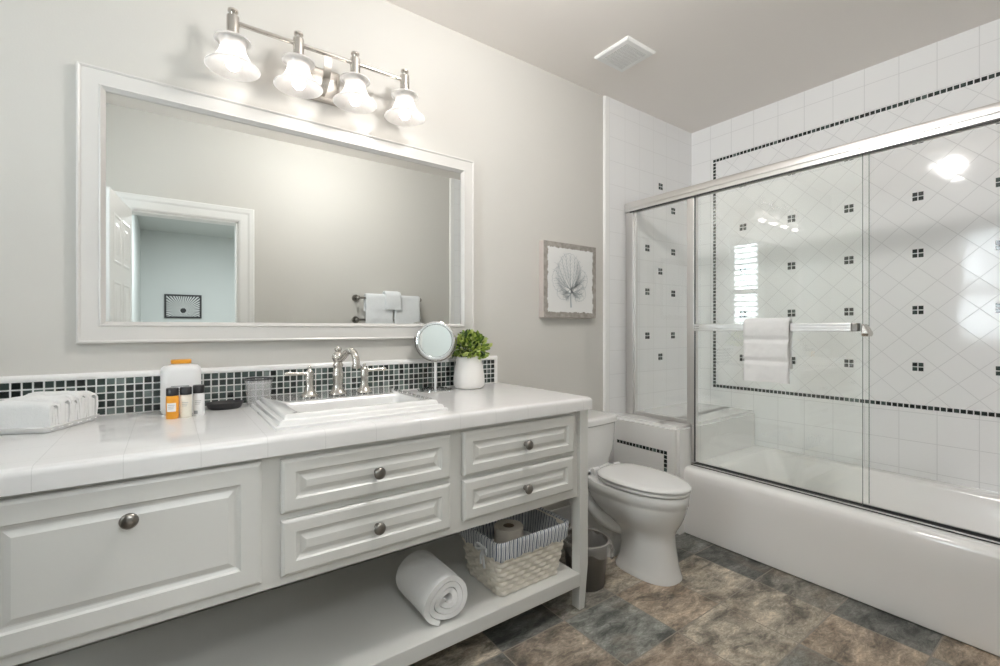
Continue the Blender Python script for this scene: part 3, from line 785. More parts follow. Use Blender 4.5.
# soap dish
sd = thing('soap_dish', (.152, -.085, C), 'low black oval soap dish beside the small bottles', 'soap dish')
bm = NB()
def ell(cx, cy, a, b, z, n=36): return [(cx+a*math.cos(2*PI*i/n), cy+b*math.sin(2*PI*i/n), z) for i in range(n)]
loft(bm, [ell(.152, -.085, a, b, C+h) for a, b, h in ((.040, .024, 0), (.047, .030, .004), (.053, .036, .016), (.0555, .0385, .021), (.054, .037, .0225), (.050, .033, .018), (.042, .026, .010), (.02, .012, .008))])
obj_s('dish', bm, M['black'], sd, ang=60)
bm = NB()
for k in range(5): cyl(bm, (.152-.03+k*.015, -.085-.018, C+.0105), (.152-.03+k*.015, -.085+.018, C+.0105), .002, 8)
obj_s('ridge', bm, M['black'], sd)
# tumbler
tb = thing('tumbler', (.253, -.062, C), 'clear tumbler with a black rim standing behind the sink corner', 'tumbler')
bm = NB(); lathe(bm, [(0, 0), (.033, 0), (.036, .003), (.044, .088), (.0425, .088), (.034, .006), (0, .006)], (.2545, -.062, C), 32); obj_s('cup', bm, M['tumbler'], tb, ang=60)
bm = NB(); lathe(bm, [(.043, .088), (.0462, .088), (.0465, .0905), (.0455, .0925), (.043, .092)], (.2545, -.062, C), 32, ring=True); obj_s('rim', bm, M['black'], tb, ang=60)
tb.location.x += 0
# tray with washcloths
TA = math.radians(64)
tr = thing('tray', (-.243, -.252, C), 'white glazed tray holding folded washcloths at the near counter end', 'tray', None, TA - PI/2)
# local frame of the tray: +y runs along its right hand edge, -x along its front edge
bm = NB(); TW, TL = .150, .190
loft(bm, [rrect(-TW+a, -a, a, TL-a, h, .012, 4) for a, h in ((.012, 0), (.008, .001), (.0, .013), (-.003, .016), (0, .0175), (.006, .012), (.012, .0075), (.02, .007))])
obj_s('dish', bm, M['porc'], tr, ang=60, world=False)
n = 5; ww = (TL-.022)/n
for k in range(n):
    loc = Matrix.Translation(Vector((-.243, -.252, C))) @ Matrix.Rotation(TA-PI/2, 4, 'Z') @ Vector((-TW/2, .011+ww*(k+.5), .0079))
    where = ['nearest the camera side', 'second from the front of the tray', 'in the middle of the tray', 'fourth from the front of the tray', 'at the back by the backsplash'][k]
    wc = thing('washcloth', loc, 'folded white washcloth standing on edge, %s' % ['first at the tray front corner', 'second from the tray front corner', 'in the middle of the row on the tray', 'fourth from the tray front corner', 'last in the row, beside the backsplash'][k], 'washcloth', 'folded washcloths on the tray', TA-PI/2)
    # folded cloth: an inverted U over two inner leaves, seen from its end
    hh = (.074, .080, .077, .084, .080)[k]; wv = ww*.485; nx = 12
    def leafprof(c, half, top):
        P_ = [(c+half*.9, 0), (c+half, .006), (c+half, top*.5)]
        P_ += [(c+half*math.cos(PI*t/10), top-half+half*math.sin(PI*t/10)) for t in range(11)]
        return P_ + [(c-half, top*.5), (c-half, .006), (c-half*.9, 0)]
    def extrude(bm, prof, u0, u1, seed, amp):
        L = []
        for i in range(nx):
            t = i/(nx-1); u = u0+(u1-u0)*t; e = abs(2*t-1); sg = 1-.10*max(0, (e-.7)/.3)**2
            L.append([tuple(Vector((u, yy, zz*sg)) + (wob((u+seed, yy*1.5, zz), 22, amp*1.5)*Vector((1, .8, 1)).length/1.7 if zz > .008 else Vector())) for yy, zz in prof])
        loft(bm, L)
    out_ = leafprof(0, wv, hh); inn = leafprof(0, wv*.60, hh-wv*.42)
    bm = NB(); extrude(bm, out_ + [(-p[0]*1.0, p[1]) for p in inn], -TW/2+.004, TW/2-.002, k, .0035)
    obj_s('folded_cloth', bm, M['towel'], wc, ang=70, world=False)
    bm = NB()
    for c, tp in ((-.29, .0), (.29, .006)): extrude(bm, leafprof(c*wv, wv*.265, hh-wv*.50-tp-.003), -TW/2+.008, TW/2-.004, k+3, .002)
    obj_s('inner_leaves', bm, M['towel'], wc, ang=70, world=False)
# small chrome tin at the picture's edge
bm = NB(); lathe(bm, [(0, 0), (.028, 0), (.030, .002), (.030, .016), (.027, .02), (.02, .0225), (0, .023)], (-.347, -.30, C), 32)
tag(obj_s('trinket_tin', bm, M['chrome'], ang=50, origin=(-.347, -.30, C)), 'low round chrome tin in front of the washcloth tray', 'tin')

# ================================================================== on the shelf
SZ = .143
# rolled towel: a spiral of terry
rt = thing('rolled_towel', (.712, -.42, SZ), 'rolled white bath towel lying on the vanity shelf', 'towel')
bm = NB(); turns = 3.3; n = 170; r0, r1 = .013, .071; th_ = (r1-r0)/turns*.445
def spir(t, off):
    a = turns*2*PI*t; r_ = r0+(r1-r0)*t + off + .0022*noise.noise(Vector((a*.9, 0, 3)))
    a += -PI/2-.35 - turns*2*PI
    return (r_*math.cos(a), r_*math.sin(a))
ring_out = [spir(i/n, th_) for i in range(n+1)]; ring_in = [spir(i/n, -th_) for i in range(n, -1, -1)]
pts = ring_out + ring_in
zmin = min(p[1] for p in pts); cx_, cz_ = .720, SZ - zmin
ny = 8; L = []
for j in range(ny):
    yv = -.566 + .215*j/(ny-1)
    L.append([tuple(Vector((cx_+x*1.10, yv + (.006*math.sin(math.atan2(zq, x)*2) if j == 0 else 0) - (.05*(1-math.hypot(x, zq)/.078)*0), cz_+zq*1.0)) + wob((x*1.0, yv*.6, zq), 16, .0025)) for x, zq in pts])
vs = [[bm.verts.new(p) for p in Lp] for Lp in L]; m_ = len(pts)
for j in range(ny-1):
    for i in range(m_): bm.faces.new((vs[j][i], vs[j][(i+1) % m_], vs[j+1][(i+1) % m_], vs[j+1][i]))
for j in (0, ny-1):
    for i in range(n): bm.faces.new((vs[j][i], vs[j][i+1], vs[j][m_-2-i], vs[j][m_-1-i]))
zlow = min(v.co.z for v in bm.verts); bmesh.ops.translate(bm, verts=bm.verts, vec=(0, 0, SZ+.0005-zlow))
obj_s('towel_spiral', bm, M['towel'], rt, ang=60)

# basket with striped liner
bk = thing('basket', (1.075, -.45, SZ), 'woven cream basket with blue striped liner on the vanity shelf', 'basket')
b0 = (.935, 1.208, -.553, -.335); b1 = (.912, 1.245, -.574, -.312); hB = .192
def bl(t, ins=0.):
    return tuple(b0[i]+(b1[i]-b0[i])*t + (ins if i in (0, 2) else -ins) for i in range(4))
bm = NB(); rows, sub_, cols_ = 11, 7, 0
NR = rows*sub_
base_loop = rrect(*bl(0), 0, .018, 6)
def resample(Lp, n):
    P_ = [Vector(p) for p in Lp]; P_.append(P_[0]); cum = [0.]
    for i in range(len(P_)-1): cum.append(cum[-1]+(P_[i+1]-P_[i]).length)
    out = []; k = 0
    for i in range(n):
        s = cum[-1]*i/n
        while cum[k+1] < s: k += 1
        out.append(P_[k].lerp(P_[k+1], (s-cum[k])/(cum[k+1]-cum[k])))
    return out
NW = 240; stakes = 40
L = []
for j in range(NR+1):
    t = j/NR; row = min(int(t*rows), rows-1); ph = t*rows-row
    lp = resample(rrect(*bl(t), SZ+hB*t, .018, 6), NW); cen = Vector(((b0[0]+b0[1])/2, (b0[2]+b0[3])/2, SZ+hB*t)); Lp = []
    for i, p in enumerate(lp):
        nx_ = (lp[(i+1) % NW]-lp[i-1]); nrm = Vector((nx_.y, -nx_.x, 0)).normalized()
        dd = .0085*math.sin(PI*ph)**.7*(.12+.88*(.5+.5*math.cos(2*PI*i*stakes/NW/2 + PI*row))**1.3) - .0015
        Lp.append(tuple(p + nrm*dd))
    L.append(Lp)
L.append([tuple(Vector(p)) for p in resample(rrect(*bl(1, .008), SZ+hB, .012, 6), NW)])
for t in (.5, .06): L.append([tuple(p) for p in resample(rrect(*bl(t, .008), SZ+hB*t, .012, 6), NW)])
loft(bm, L)
obj_s('woven_body', bm, M['wicker'], bk, ang=80)
bm = NB(); NL = 120; L = []
for t, ins, z_ in ((.12, .0095, .0), (.6, .0095, 0), (.97, .0085, .0), (1.02, .003, .003), (1.02, -.004, .003), (.97, -.0075, 0), (.86, -.0085, 0), (.72, -.0095, 0)):
    lp = resample(rrect(*bl(t, ins), SZ+hB*t+z_, .02, 6), NL)
    L.append([tuple(p + Vector((0, 0, (.004*math.sin(i*.9)+.003*math.sin(i*2.3) if t == .72 else 0))) + wob(p, 30, .0025 if .1 < t < .98 else 0)) for i, p in enumerate(lp)])
loft(bm, L, False, False, uv=True)
obj_s('liner', bm, M['stripe'], bk, ang=80)
bm = NB()
ul = bm.loops.layers.uv.verify()
tx = b1[0]-.012; ty = -.50; tz = SZ+hB*.86
for pts in ([(tx, ty, tz), (tx-.01, ty-.018, tz+.012), (tx-.012, ty-.036, tz+.010), (tx-.012, ty-.034, tz-.008), (tx-.004, ty-.004, tz-.004)], [(tx, ty, tz), (tx-.01, ty+.018, tz+.012), (tx-.012, ty+.034, tz+.008), (tx-.012, ty+.03, tz-.010), (tx-.004, ty+.004, tz-.004)],
            [(tx, ty, tz), (tx-.006, ty-.008, tz-.03), (tx-.004, ty-.012, tz-.066)], [(tx, ty, tz), (tx-.006, ty+.008, tz-.028), (tx-.004, ty+.010, tz-.058)]):
    tube(bm, pts, .0042, 8)
sphere(bm, (tx-.003, ty, tz), .0075, 12, 8)
obj_s('bow_tie', bm, M['stripe'], bk, ang=80)
def tproll(x, y, z0, lab):
    t = thing('toilet_roll', (x, y, z0), lab, 'toilet paper', None)
    b = NB(); lathe(b, [(.0535, 0), (.055, .003), (.055, .097), (.0535, .1), (.022, .1), (.021, .098), (.021, .002), (.022, 0)], (x, y, z0), 40, ring=True); obj_s('paper', b, M['tp'], t, ang=50)
    b = NB(); lathe(b, [(.0208, .001), (.0208, .0985), (.0195, .0985), (.0195, .001)], (x, y, z0), 24, ring=True); obj_s('core', b, M['card'], t, ang=50)
    return t
tproll(1.04, -.462, SZ+.096, 'roll of toilet paper standing upright in the striped basket')
bm = NB(); loft(bm, [rrect(*bl(.13, .014), SZ+.02, .012, 4), rrect(*bl(.3, .013), SZ+.07, .012, 4), rrect(*bl(.45, .014), SZ+.094, .03, 4)])
cf = obj_s('folded_hand_towel', bm, M['towel'], ang=60, origin=(1.07, -.45, SZ+.02)); tag(cf, 'folded towel under the toilet roll inside the striped basket', 'towel')

# waste bin with a liner bag
wb = thing('waste_bin', (1.44, -.475, 0), 'small dark waste bin with clear liner between vanity and toilet', 'waste bin')
wc_ = (1.44, -.475, 0)
bm = NB(); lathe(bm, [(0, 0), (.074, 0), (.078, .003), (.094, .178), (.098, .180), (.098, .188), (.092, .188), (.089, .178), (.073, .008), (0, .008)], wc_, 40); obj_s('bin_body', bm, M['bin'], wb, ang=50)
bm = NB(); L = []
for r_, h, a in ((.066, .02, .0), (.071, .06, .006), (.078, .12, .008), (.0875, .172, .003), (.0955, .194, .001), (.1015, .191, .002), (.1025, .175, .003), (.1005, .160, .004), (.0985, .146, .003)):
    lp = []
    for i in range(72):
        t = 2*PI*i/72; rr = r_ + a*noise.noise(Vector((math.cos(t)*4, math.sin(t)*4, h*14)))*1.4; dz = 0
        if h < .15 and r_ > .095: dz = .010*math.sin(5*t)+.01*noise.noise(Vector((t*3, 1, 1)))
        lp.append((wc_[0]+rr*math.cos(t), wc_[1]+rr*math.sin(t), h+dz))
    L.append(lp)
loft(bm, L, True, False)
q = math.radians(-34); pl = []                              # a loose corner of the bag hangs down outside
for u in range(8):
    row = []
    for v_ in range(11):
        t = q + (v_/10-.5)*(.72*(1-.8*(u/7)**1.6)); rr = .1035+.012*math.sin(PI*u/9)+.005*math.sin(v_*1.7+u)
        row.append((wc_[0]+rr*math.cos(t), wc_[1]+rr*math.sin(t), .186-.0125*u))
    pl.append(row)
loft(bm, pl, False, False, closed=False)
obj_s('liner_bag', bm, M['film'], wb, ang=80)

# ================================================================== TOILET
tl = thing('toilet', (1.748, -.4, 0), 'white low toilet with closed lid between vanity and tub ledge', 'toilet')
TX = 1.748
def egg(hw, yf, yb, z, yc=None, n=56, ef=2.0, eb=2.6):
    """outline of a toilet bowl: blunt at the back, long at the front"""
    yc = yb-(yb-yf)*.42 if yc is None else yc; P_ = []
    for i in range(n):
        a = 2*PI*i/n; s, c = math.sin(a), math.cos(a)
        e = ef if c > 0 else eb
        x = hw*math.copysign(abs(s)**(2/e), s); y = yc - (yc-yf if c > 0 else yb-yc)*math.copysign(abs(c)**(2/e), c)
        P_.append((TX+x, y, z))
    return P_
bm = NB()
# pedestal flaring to the foot, then swelling into the bowl
prof = [(.104, -.712, -.42, 0, 2.6), (.104, -.712, -.42, .010, 2.6), (.098, -.706, -.428, .022, 2.6), (.092, -.698, -.44, .06, 2.5), (.089, -.691, -.445, .11, 2.4), (.089, -.687, -.435, .155, 2.3), (.092, -.688, -.41, .188, 2.2), (.106, -.697, -.375, .213, 2.1),
        (.126, -.712, -.33, .236, 2.05), (.139, -.725, -.30, .262, 2.0), (.147, -.737, -.275, .292, 2.0), (.150, -.743, -.262, .314, 2.0), (.150, -.744, -.26, .324, 2.0), (.154, -.749, -.255, .330, 2.0), (.155, -.751, -.255, .366, 2.0), (.152, -.748, -.257, .3705, 2.0)]
loft(bm, [egg(h, f, b, z, None, 56, e, 2.8) for h, f, b, z, e in prof])
# rear body carrying the tank, and the trapway swelling at its side
loft(bm, [rrect(TX-w_, TX+w_, y0, y1, z, .04, 5) for w_, y0, y1, z in ((.075, -.40, -.10, 0), (.075, -.40, -.10, .02), (.062, -.40, -.11, .06), (.060, -.40, -.10, .17), (.085, -.36, -.06, .25), (.12, -.33, -.03, .31), (.135, -.31, -.02, .34), (.142, -.30, -.02, .3705))])
for s in (-1, 1):
    tube(bm, bez((TX+s*.030, -.54, .19), (TX+s*.085, -.37, .12), (TX+s*.088, -.31, .27), (TX+s*.075, -.23, .275), 16), [.030+.014*math.sin(PI*i/16) for i in range(17)], 14)
obj_s('bowl', bm, M['porc'], tl, ang=50)
bm = NB(); loft(bm, [egg(.152-a, -.754+a, -.330-a*.4, .374+h) for a, h in ((.006, 0), (.001, .004), (0, .010), (.003, .0145), (.012, .016))]); obj_s('seat', bm, M['porc'], tl, ang=50)
bm = NB(); L = []
for a, h in ((.007, .3925), (.002, .3945), (0, .400), (.003, .4055), (.011, .4095), (.03, .412), (.07, .414), (.12, .4148)): L.append(egg(.155-a, -.759+a, -.325-a*.5, h))
loft(bm, L); obj_s('lid', bm, M['porc'], tl, ang=60)
for s in (-1, 1):
    bm = NB(); cyl(bm, (TX+s*.075-.02, -.318, .399), (TX+s*.075+.02, -.318, .399), .010, 14); box(bm, TX+s*.075-.016, TX+s*.075+.016, -.328, -.30, .3705, .399)
    obj_s('hinge', bm, M['white_pl'], tl, ang=50)
def dens(hw, yf, yb, z, bow, r):
    P_ = []; m_ = 14
    for i in range(m_+1):
        x = -hw+r + (2*hw-2*r)*i/m_; P_.append((TX+x, yf-bow*(1-(x/hw)**2), z))
    for i in range(1, 7):
        a = -PI/2+PI/2*i/6; P_.append((TX+hw-r+r*math.cos(a), yf - bow*(1-((hw-r)/hw)**2)*(1-i/6) + r + r*math.sin(a), z))
    P_.append((TX+hw, yb, z)); P_.append((TX-hw, yb, z))
    for i in range(0, 6):
        a = PI+PI/2*i/6; P_.append((TX-hw+r+r*math.cos(a), yf - bow*(1-((hw-r)/hw)**2)*(i/6) + r + r*math.sin(a), z))
    return P_
bm = NB(); loft(bm, [dens(h, f, -.018, z, .03, r) for h, f, z, r in ((.15, -.20, .35, .04), (.175, -.205, .40, .04), (.205, -.205, .44, .045), (.217, -.205, .50, .045), (.222, -.206, .58, .045))]); obj_s('tank', bm, M['porc'], tl, ang=50)
bm = NB(); loft(bm, [dens(h, f, -.016, z, .03, .047) for h, f, z in ((.224, -.208, .583), (.2285, -.213, .586), (.2295, -.214, .605), (.227, -.211, .614), (.219, -.203, .618), (.19, -.175, .620))]); obj_s('tank_lid', bm, M['porc'], tl, ang=50)
bm = NB(); cyl(bm, (TX-.16, -.226, .545), (TX-.16, -.240, .545), .013, 16); tube(bm, [(TX-.16, -.244, .545), (TX-.13, -.246, .543), (TX-.095, -.246, .538)], [.006, .0055, .007], 12); obj_s('flush_lever', bm, M['chrome'], tl)

# ================================================================== BATHTUB
tbx0 = 2.203; tbz = .350; ty0, ty1 = YF+.0125, LY-.001
bt = thing('bathtub', (2.6, -1.25, 0), 'white alcove bathtub with smooth apron behind sliding glass doors', 'bathtub')
bm = NB()
prf = [(2.215, 0), (2.206, .006), (2.204, .03), (2.2085, .10), (2.2095, .16), (2.208, .21), (2.2045, .255), (2.203, .295), (2.2045, .322), (2.2095, .336), (2.218, .345), (2.232, .349), (2.250, tbz), (2.335, tbz), (2.335, .28), (2.25, .26), (2.25, 0)]
loft(bm, [[(x, yy, z) for x, z in prf] for yy in (ty1, -.9, -1.4, ty0)])
L = []
ox0, ox1 = 2.330, XR-.001
for a, h, r in ((0, tbz, .001), (.02, tbz+.001, .03), (.030, tbz-.002, .05), (.04, tbz-.02, .07), (.06, .24, .08), (.085, .12, .09), (.12, .075, .09), (.18, .065, .06)):
    L.append(rrect(ox0+a*.8, ox1-.035*(a > 0)-a, ty0+.03*(a > 0)+a*1.6, ty1-.05*(a > 0)-a*1.6, h, max(r, .002), 6))
loft(bm, L, False, True)
obj_s('tub_shell', bm, M['tub'], bt, ang=40)
bm = NB(); lathe(bm, [(0, .003), (.02, .003), (.03, .001), (.031, 0)], (2.62, -.85, .0655), 20); obj_s('drain', bm, M['chrome'], bt)

# ================================================================== SHOWER ENCLOSURE
GX = 2.295
se = thing('shower_enclosure', (GX, -1.0, tbz), 'framed sliding glass shower doors with towel bar above the bathtub', 'shower door')
YE = YF+.0125
bm = NB()
pr = [(2.268, 1.789), (2.268, 1.806), (2.271, 1.809), (2.268, 1.812), (2.268, 1.836), (2.272, 1.845), (2.280, 1.848), (2.310, 1.848), (2.318, 1.844), (2.322, 1.835), (2.322, 1.789), (2.312, 1.789), (2.312, 1.803), (2.279, 1.803), (2.279, 1.789)]
loft(bm, [[(x, -.0125, z) for x, z in pr], [(x, YE, z) for x, z in pr]])
obj_s('header_rail', bm, M['alum'], se, ang=30)
bm = NB(); box(bm, 2.2665, 2.2715, -.05, YE, 1.7805, 1.7888); obj('header_gasket', bm, M['gasket'], se)
bm = NB()
pr = [(2.270, tbz+.0012), (2.270, tbz+.005), (2.267, tbz+.0055), (2.267, tbz+.0095), (2.272, tbz+.0095), (2.272, tbz+.004), (2.301, tbz+.004), (2.301, tbz+.0155), (2.306, tbz+.0155), (2.307, tbz+.004), (2.322, tbz+.003), (2.322, tbz+.0012)]
loft(bm, [[(x, LY-.002, z) for x, z in pr], [(x, YE, z) for x, z in pr]]); obj_s('sill_track', bm, M['alum'], se, ang=30)
for n_, a in (('track_strip', (2.2665, 2.2697, tbz+.0012, tbz+.0052)), ('track_channel', (2.2725, 2.3008, tbz+.0042, tbz+.0055)), ('track_channel', (2.2985, 2.3008, tbz+.0056, tbz+.0135))):  # plain dark strips at the track foot and inside its channel
    bm = NB(); box(bm, a[0], a[1], YE, LY-.003, a[2], a[3]); obj(n_, bm, M['gasket'], se)
bm = NB(); box(bm, 2.277, 2.313, -.068, -.0125, LZ, 1.789); box(bm, 2.283, 2.307, -.078, -.068, LZ, 1.789); obj('wall_jamb', bm, M['alum'], se, bevel=.002)
bm = NB(); box(bm, 2.275, 2.315, -.466, -.424, LZ, 1.789); box(bm, 2.275, 2.315, -.470, LY-.002, tbz+.014, LZ); obj('corner_post', bm, M['alum'], se, bevel=.002)
bm = NB(); box(bm, 2.274, 2.281, -.4715, -.467, tbz+.02, 1.788); obj('post_gasket', bm, M['gasket'], se)
bm = NB(); box(bm, 2.280, 2.310, -.424, -.078, LZ+.0008, LZ+.020); obj('ledge_rail', bm, M['alum'], se, bevel=.002)
bm = NB(); box(bm, 2.292, 2.298, -.428, -.074, LZ+.016, 1.792); obj('fixed_glass_panel', bm, M['glass'], se)
bm = NB(); box(bm, 2.281, 2.287, -1.197, -.474, tbz+.006, 1.793)
dA = obj('glass_door', bm, M['glass'], se)
bm = NB(); box(bm, 2.3025, 2.3085, -1.212, -.474, tbz+.018, 1.793); dB = obj('glass_door', bm, M['glass'], se)
bm = NB(); box(bm, 2.281, 2.287, -1.1983, -1.1972, tbz+.01, 1.788); obj('edge_seal', bm, M['edge'], dA)
bm = NB(); box(bm, 2.3025, 2.3085, -1.2133, -1.2122, tbz+.02, 1.788); obj('edge_seal', bm, M['edge'], dB)
bm = NB(); box(bm, 2.246, 2.253, -1.170, -.486, 1.067, 1.103)
for zz in (1.067, 1.079, 1.091): box(bm, 2.2435, 2.2465, -1.170, -.486, zz+.001, zz+.0105)
obj('towel_bar', bm, M['alum'], dA, bevel=.001)
for yy in (-.50, -1.181):
    bm = NB(); box(bm, 2.2455, 2.2805, yy-.011, yy+.011, 1.068, 1.102); obj('bar_bracket', bm, M['pewter'], dA, bevel=.002)
bm = NB(); loft(bm, [rect(2.262, 2.312, -1.222, -1.199, 1.048), rect(2.256, 2.312, -1.226, -1.199, 1.060), rect(2.258, 2.310, -1.212, -1.199, 1.092), rect(2.262, 2.308, -1.206, -1.199, 1.098)]); obj('edge_clip', bm, M['nickel'], dA, bevel=.004, seg=3)

# hand towel hanging over the bar
ht = thing('hand_towel', (2.249, -.844, .835), 'folded white hand towel hanging over the shower door bar', 'towel')
def drape(bm, y0, y1, xc, ztop, zf, zb, rad, th, n=26, amp=.004, seed=0, axis='y', hems=()):
    """a folded towel over a bar: profile runs up the front, round the bar and down the back"""
    prof = []
    m1 = 30
    for i in range(m1+1): prof.append((-rad, zf + (ztop-rad-zf)*i/m1))
    for i in range(1, 8): a = PI-PI*i/8; prof.append((rad*math.cos(a), ztop-rad+rad*math.sin(a)))
    for i in range(m1+1): prof.append((rad, ztop-rad - (ztop-rad-zb)*i/m1))
    def norm(i):
        a = Vector(prof[max(i-1, 0)]); b = Vector(prof[min(i+1, len(prof)-1)]); d = (b-a).normalized(); return Vector((-d.y, d.x))
    outer = []; inner = []
    for i, p in enumerate(prof):
        nn = norm(i); t_ = th/2
        for hz in hems:
            if i <= m1 and abs(p[1]-hz) < .006: t_ *= .2
        outer.append((p[0]+nn.x*t_, p[1]+nn.y*t_)); inner.append((p[0]-nn.x*th/2, p[1]-nn.y*th/2))
    ring = outer + inner[::-1]; L = []
    for k in range(n+1):
        v = y0+(y1-y0)*k/n; e = abs(2*k/n-1); rs = 1 - .35*max(0, (e-.86)/.14)**2
        Lp = []
        for q, (px, pz) in enumerate(ring):
            mx_ = prof[q if q < len(prof) else 2*len(prof)-1-q]
            xx = mx_[0]+(px-mx_[0])*rs; zz = mx_[1]+(pz-mx_[1])*rs
            w_ = wob((v*1.0+seed, xx, zz*.9), 13, amp) + wob((v+seed, xx*2, zz), 40, amp*.35)
            if pz > ztop-.03: w_ = w_*.25
            P_ = (xc+xx+w_.x, v+w_.y*.8, zz+w_.z*.5) if axis == 'y' else (v+w_.y*.8, xc+xx+w_.x, zz+w_.z*.5)
            Lp.append(P_)
        L.append(Lp)
    loft(bm, L)
bm = NB(); drape(bm, -.944, -.748, 2.2485, 1.1205, .834, .90, .0145, .0165, 26, .0055, 1, hems=(1.03, .93))
obj_s('terry_cloth', bm, M['towel'], ht, ang=80)

# ================================================================== picture, vent, downlights
pic = thing('canvas_picture', (1.7885, 0, 1.341), 'square canvas print of a grey leaf with torn brown border', 'picture')
bm = NB(); box(bm, 1.5885, 1.9885, -.035, -.0, 1.138, 1.544)
obj('canvas', bm, M['canvas'], pic, bevel=.0025)
bm = NB(); rng = random.Random(11); pcx, pcz, py_ = 1.7885, 1.345, -.0356
def ribbon(pts, w0, w1, step=0):
    n_ = len(pts)
    Lp = []
    for i, (x, z) in enumerate(pts):
        a = pts[max(i-1, 0)]; b = pts[min(i+1, n_-1)]; dx, dz = b[0]-a[0], b[1]-a[1]; l_ = math.hypot(dx, dz) or 1; w_ = (w0+(w1-w0)*i/(n_-1))/2
        Lp.append([(pcx+x-dz/l_*w_, py_, pcz+z+dx/l_*w_), (pcx+x+dz/l_*w_, py_, pcz+z-dx/l_*w_)])
    loft(bm, Lp, False, False, closed=False)
def vein(x0, z0, x1, z1, bend, w0, w1, n_=10):
    mx_, mz_ = (x0+x1)/2 - (z1-z0)*bend, (z0+z1)/2 + (x1-x0)*bend
    return [((1-t)**2*x0+2*t*(1-t)*mx_+t*t*x1, (1-t)**2*z0+2*t*(1-t)*mz_+t*t*z1) for t in (i/n_ for i in range(n_+1))]
ribbon(vein(0, -.150, .0, -.06, .06, 0, 0), .012, .004)
for tx_, tz_, bd in ((-.005, .140, .03), (-.07, .12, .12), (.055, .115, -.12), (-.115, .05, .14), (.075, .05, -.16), (-.10, -.02, .12), (.105, .01, -.1), (-.06, -.085, .1), (.085, -.075, -.1), (.04, -.095, -.1), (-.04, .135, .06), (.028, .13, -.06), (-.10, .088, .15), (.072, .085, -.14), (-.115, .01, .14), (.05, -.02, -.12), (.11, .035, -.14), (-.075, -.055, .1), (.10, -.03, -.1), (.068, -.10, -.1), (-.035, -.10, .1)):
    st = (0, -.06 + rng.uniform(-.02, .02)); p_ = vein(*st, tx_, tz_, bd, 0, 0); ribbon(p_, .0042, .0016)
    for k in range(3, 10):
        for s in (-1, 1):
            x, z = p_[k]; dx, dz = p_[k][0]-p_[k-1][0], p_[k][1]-p_[k-1][1]; l_ = math.hypot(dx, dz); a = math.atan2(dz, dx)+s*rng.uniform(.5, .8); ln = rng.uniform(.018, .036)
            ribbon(vein(x, z, x+ln*math.cos(a), z+ln*math.sin(a), -s*.15, 0, 0, 4), .0019, .0009)
def lobes(cx, cz, a0, a1, rx, rz, n_=46, amp=.006, fr=9):
    ribbon([(cx+(rx+amp*abs(math.sin(fr*t)))*math.cos(t), cz+(rz+amp*abs(math.sin(fr*t)))*math.sin(t)) for t in (a0+(a1-a0)*i/n_ for i in range(n_+1))], .0019, .0019)
lobes(-.012, .035, -.15, PI*1.12, .082, .105); lobes(-.075, .0, PI*.55, PI*1.5, .06, .065); lobes(-.055, -.07, PI*.8, PI*1.7, .045, .035); lobes(.078, .005, -1.5, 1.6, .045, .05); lobes(.06, -.072, -2.2, 1.1, .05, .038)
obj('leaf_print', bm, M['print'], pic)

ve = thing('ceiling_vent', (1.856, -.345, ZC), 'square white exhaust vent grille on the ceiling', 'vent')
bm = NB(); vx0, vx1, vy0, vy1 = 1.75, 1.962, -.45, -.24
loft(bm, [rect(vx0+a, vx1-a, vy0+a, vy1-a, ZC-h) for a, h in ((0, 0), (0, .008), (.006, .014), (.03, .016), (.032, .012))], False, True); obj('vent_frame', bm, M['trim'], ve)
bm = NB()
box(bm, vx0+.031, vx1-.031, vy0+.031, vy1-.031, ZC-.0135, ZC-.0121, 1)
for k in range(16):
    x = vx0+.036+k*.0094; box(bm, x, x+.004, vy0+.032, vy1-.032, ZC-.0165, ZC-.0125)
for k in range(8):
    y = vy0+.036+k*.0195; box(bm, vx0+.032, vx1-.032, y, y+.003, ZC-.016, ZC-.0125)
obj('grille', bm, [M['trim'], M['grille']], ve)
gx, gy, gz, gr_ = GLOBE
t = thing('ceiling_light', (gx, gy, ZC), 'round white globe ceiling light in the middle of the ceiling', 'light fixture')
bm = NB(); lathe(bm, [(0, 0), (.085, 0), (.087, -.004), (.083, -.012), (.066, -.022), (.060, -.030), (0, -.030)], (gx, gy, ZC), 36); obj_s('canopy', bm, M['nickel'], t)
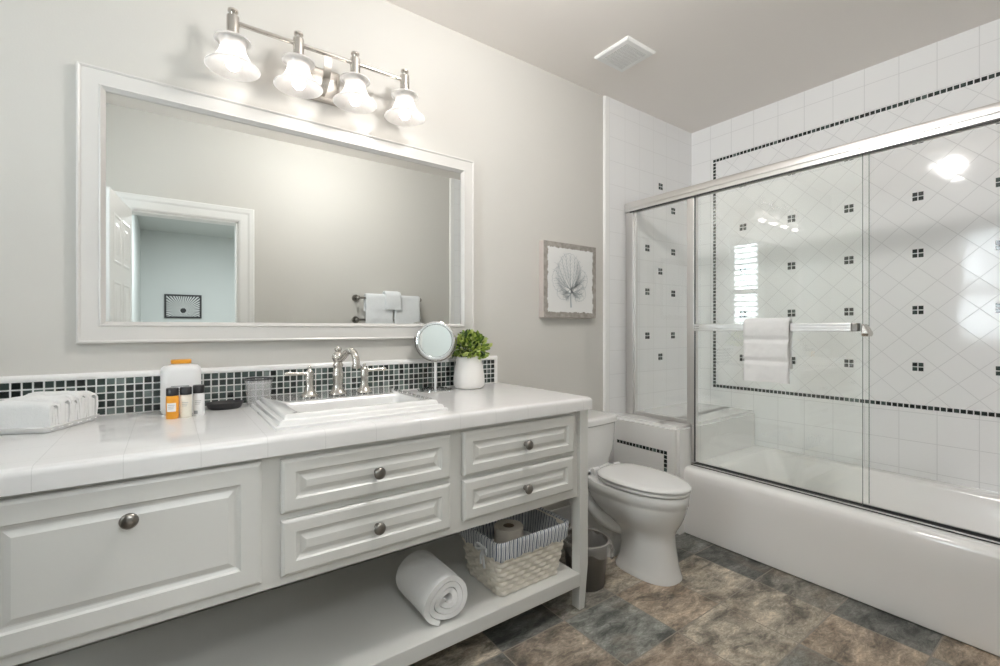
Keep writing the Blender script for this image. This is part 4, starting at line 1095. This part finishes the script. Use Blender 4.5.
bm = NB(); sphere(bm, (gx, gy, gz), gr_, 28, 16, (1, 1, .72)); obj_s('globe', bm, M['lens'], t, ang=180)

# ================================================================== on the door wall (seen in the mirror)
tk = thing('towel_rack', (1.488, YF, 1.24), 'nickel two bar towel rack on the wall opposite the mirror', 'towel rack')
for zz, dp in ((1.325, .075), (1.150, .055)):
    for x in (1.22, 1.755):
        bm = NB(); cyl(bm, (x, YF, zz), (x, YF+.010, zz), .028, 20); cyl(bm, (x, YF+.01, zz), (x, YF+dp, zz), .008, 14); sphere(bm, (x, YF+dp, zz), .016, 16, 10); obj_s('post', bm, M['pewter'], tk, ang=50)
    bm = NB(); cyl(bm, (1.22, YF+dp, zz), (1.755, YF+dp, zz), .008, 14); obj_s('bar', bm, M['pewter'], tk)
for x0, x1, lab, seed, zt, rad, zf in ((1.272, 1.502, 'pale bath towel hanging by the left post of the rack', 3, 1.357, .020, .92), (1.512, 1.742, 'pale bath towel hanging by the tub side post of the rack', 5, 1.352, .020, .93)):
    t = thing('bath_towel', ((x0+x1)/2, YF+.075, .95), lab, 'towel', 'bath towels on the rack')
    bm = NB(); drape(bm, x0, x1, YF+.075, zt-.002, 1.22, zf, rad, .014, 18, .005, seed, 'x'); obj_s('terry_cloth', bm, M['towel2'], t, ang=80)
t = thing('washcloth', (1.50, YF+.09, 1.2), 'folded washcloth draped over both bath towels on the rack', 'towel')
bm = NB(); drape(bm, 1.43, 1.565, YF+.075, 1.382, 1.285, 1.235, .038, .014, 12, .004, 9, 'x'); obj_s('terry_cloth', bm, M['towel2'], t, ang=80)
hp = thing('wall_picture', (.177, -6.26, 1.40), 'black framed burst print on the far hall wall', 'picture')
bm = NB(); loft(bm, [[(-.222+d, .0+h, -.17+d), (.222-d, h, -.17+d), (.222-d, h, .17-d), (-.222+d, h, .17-d)] for d, h in ((0, 0), (0, .025), (.022, .025), (.024, .014))], True, False); obj('frame', bm, M['black'], hp, world=False)
bm = NB(); box(bm, -.201, .201, .008, .0142, -.149, .149); obj('print', bm, M['burst'], hp, world=False)
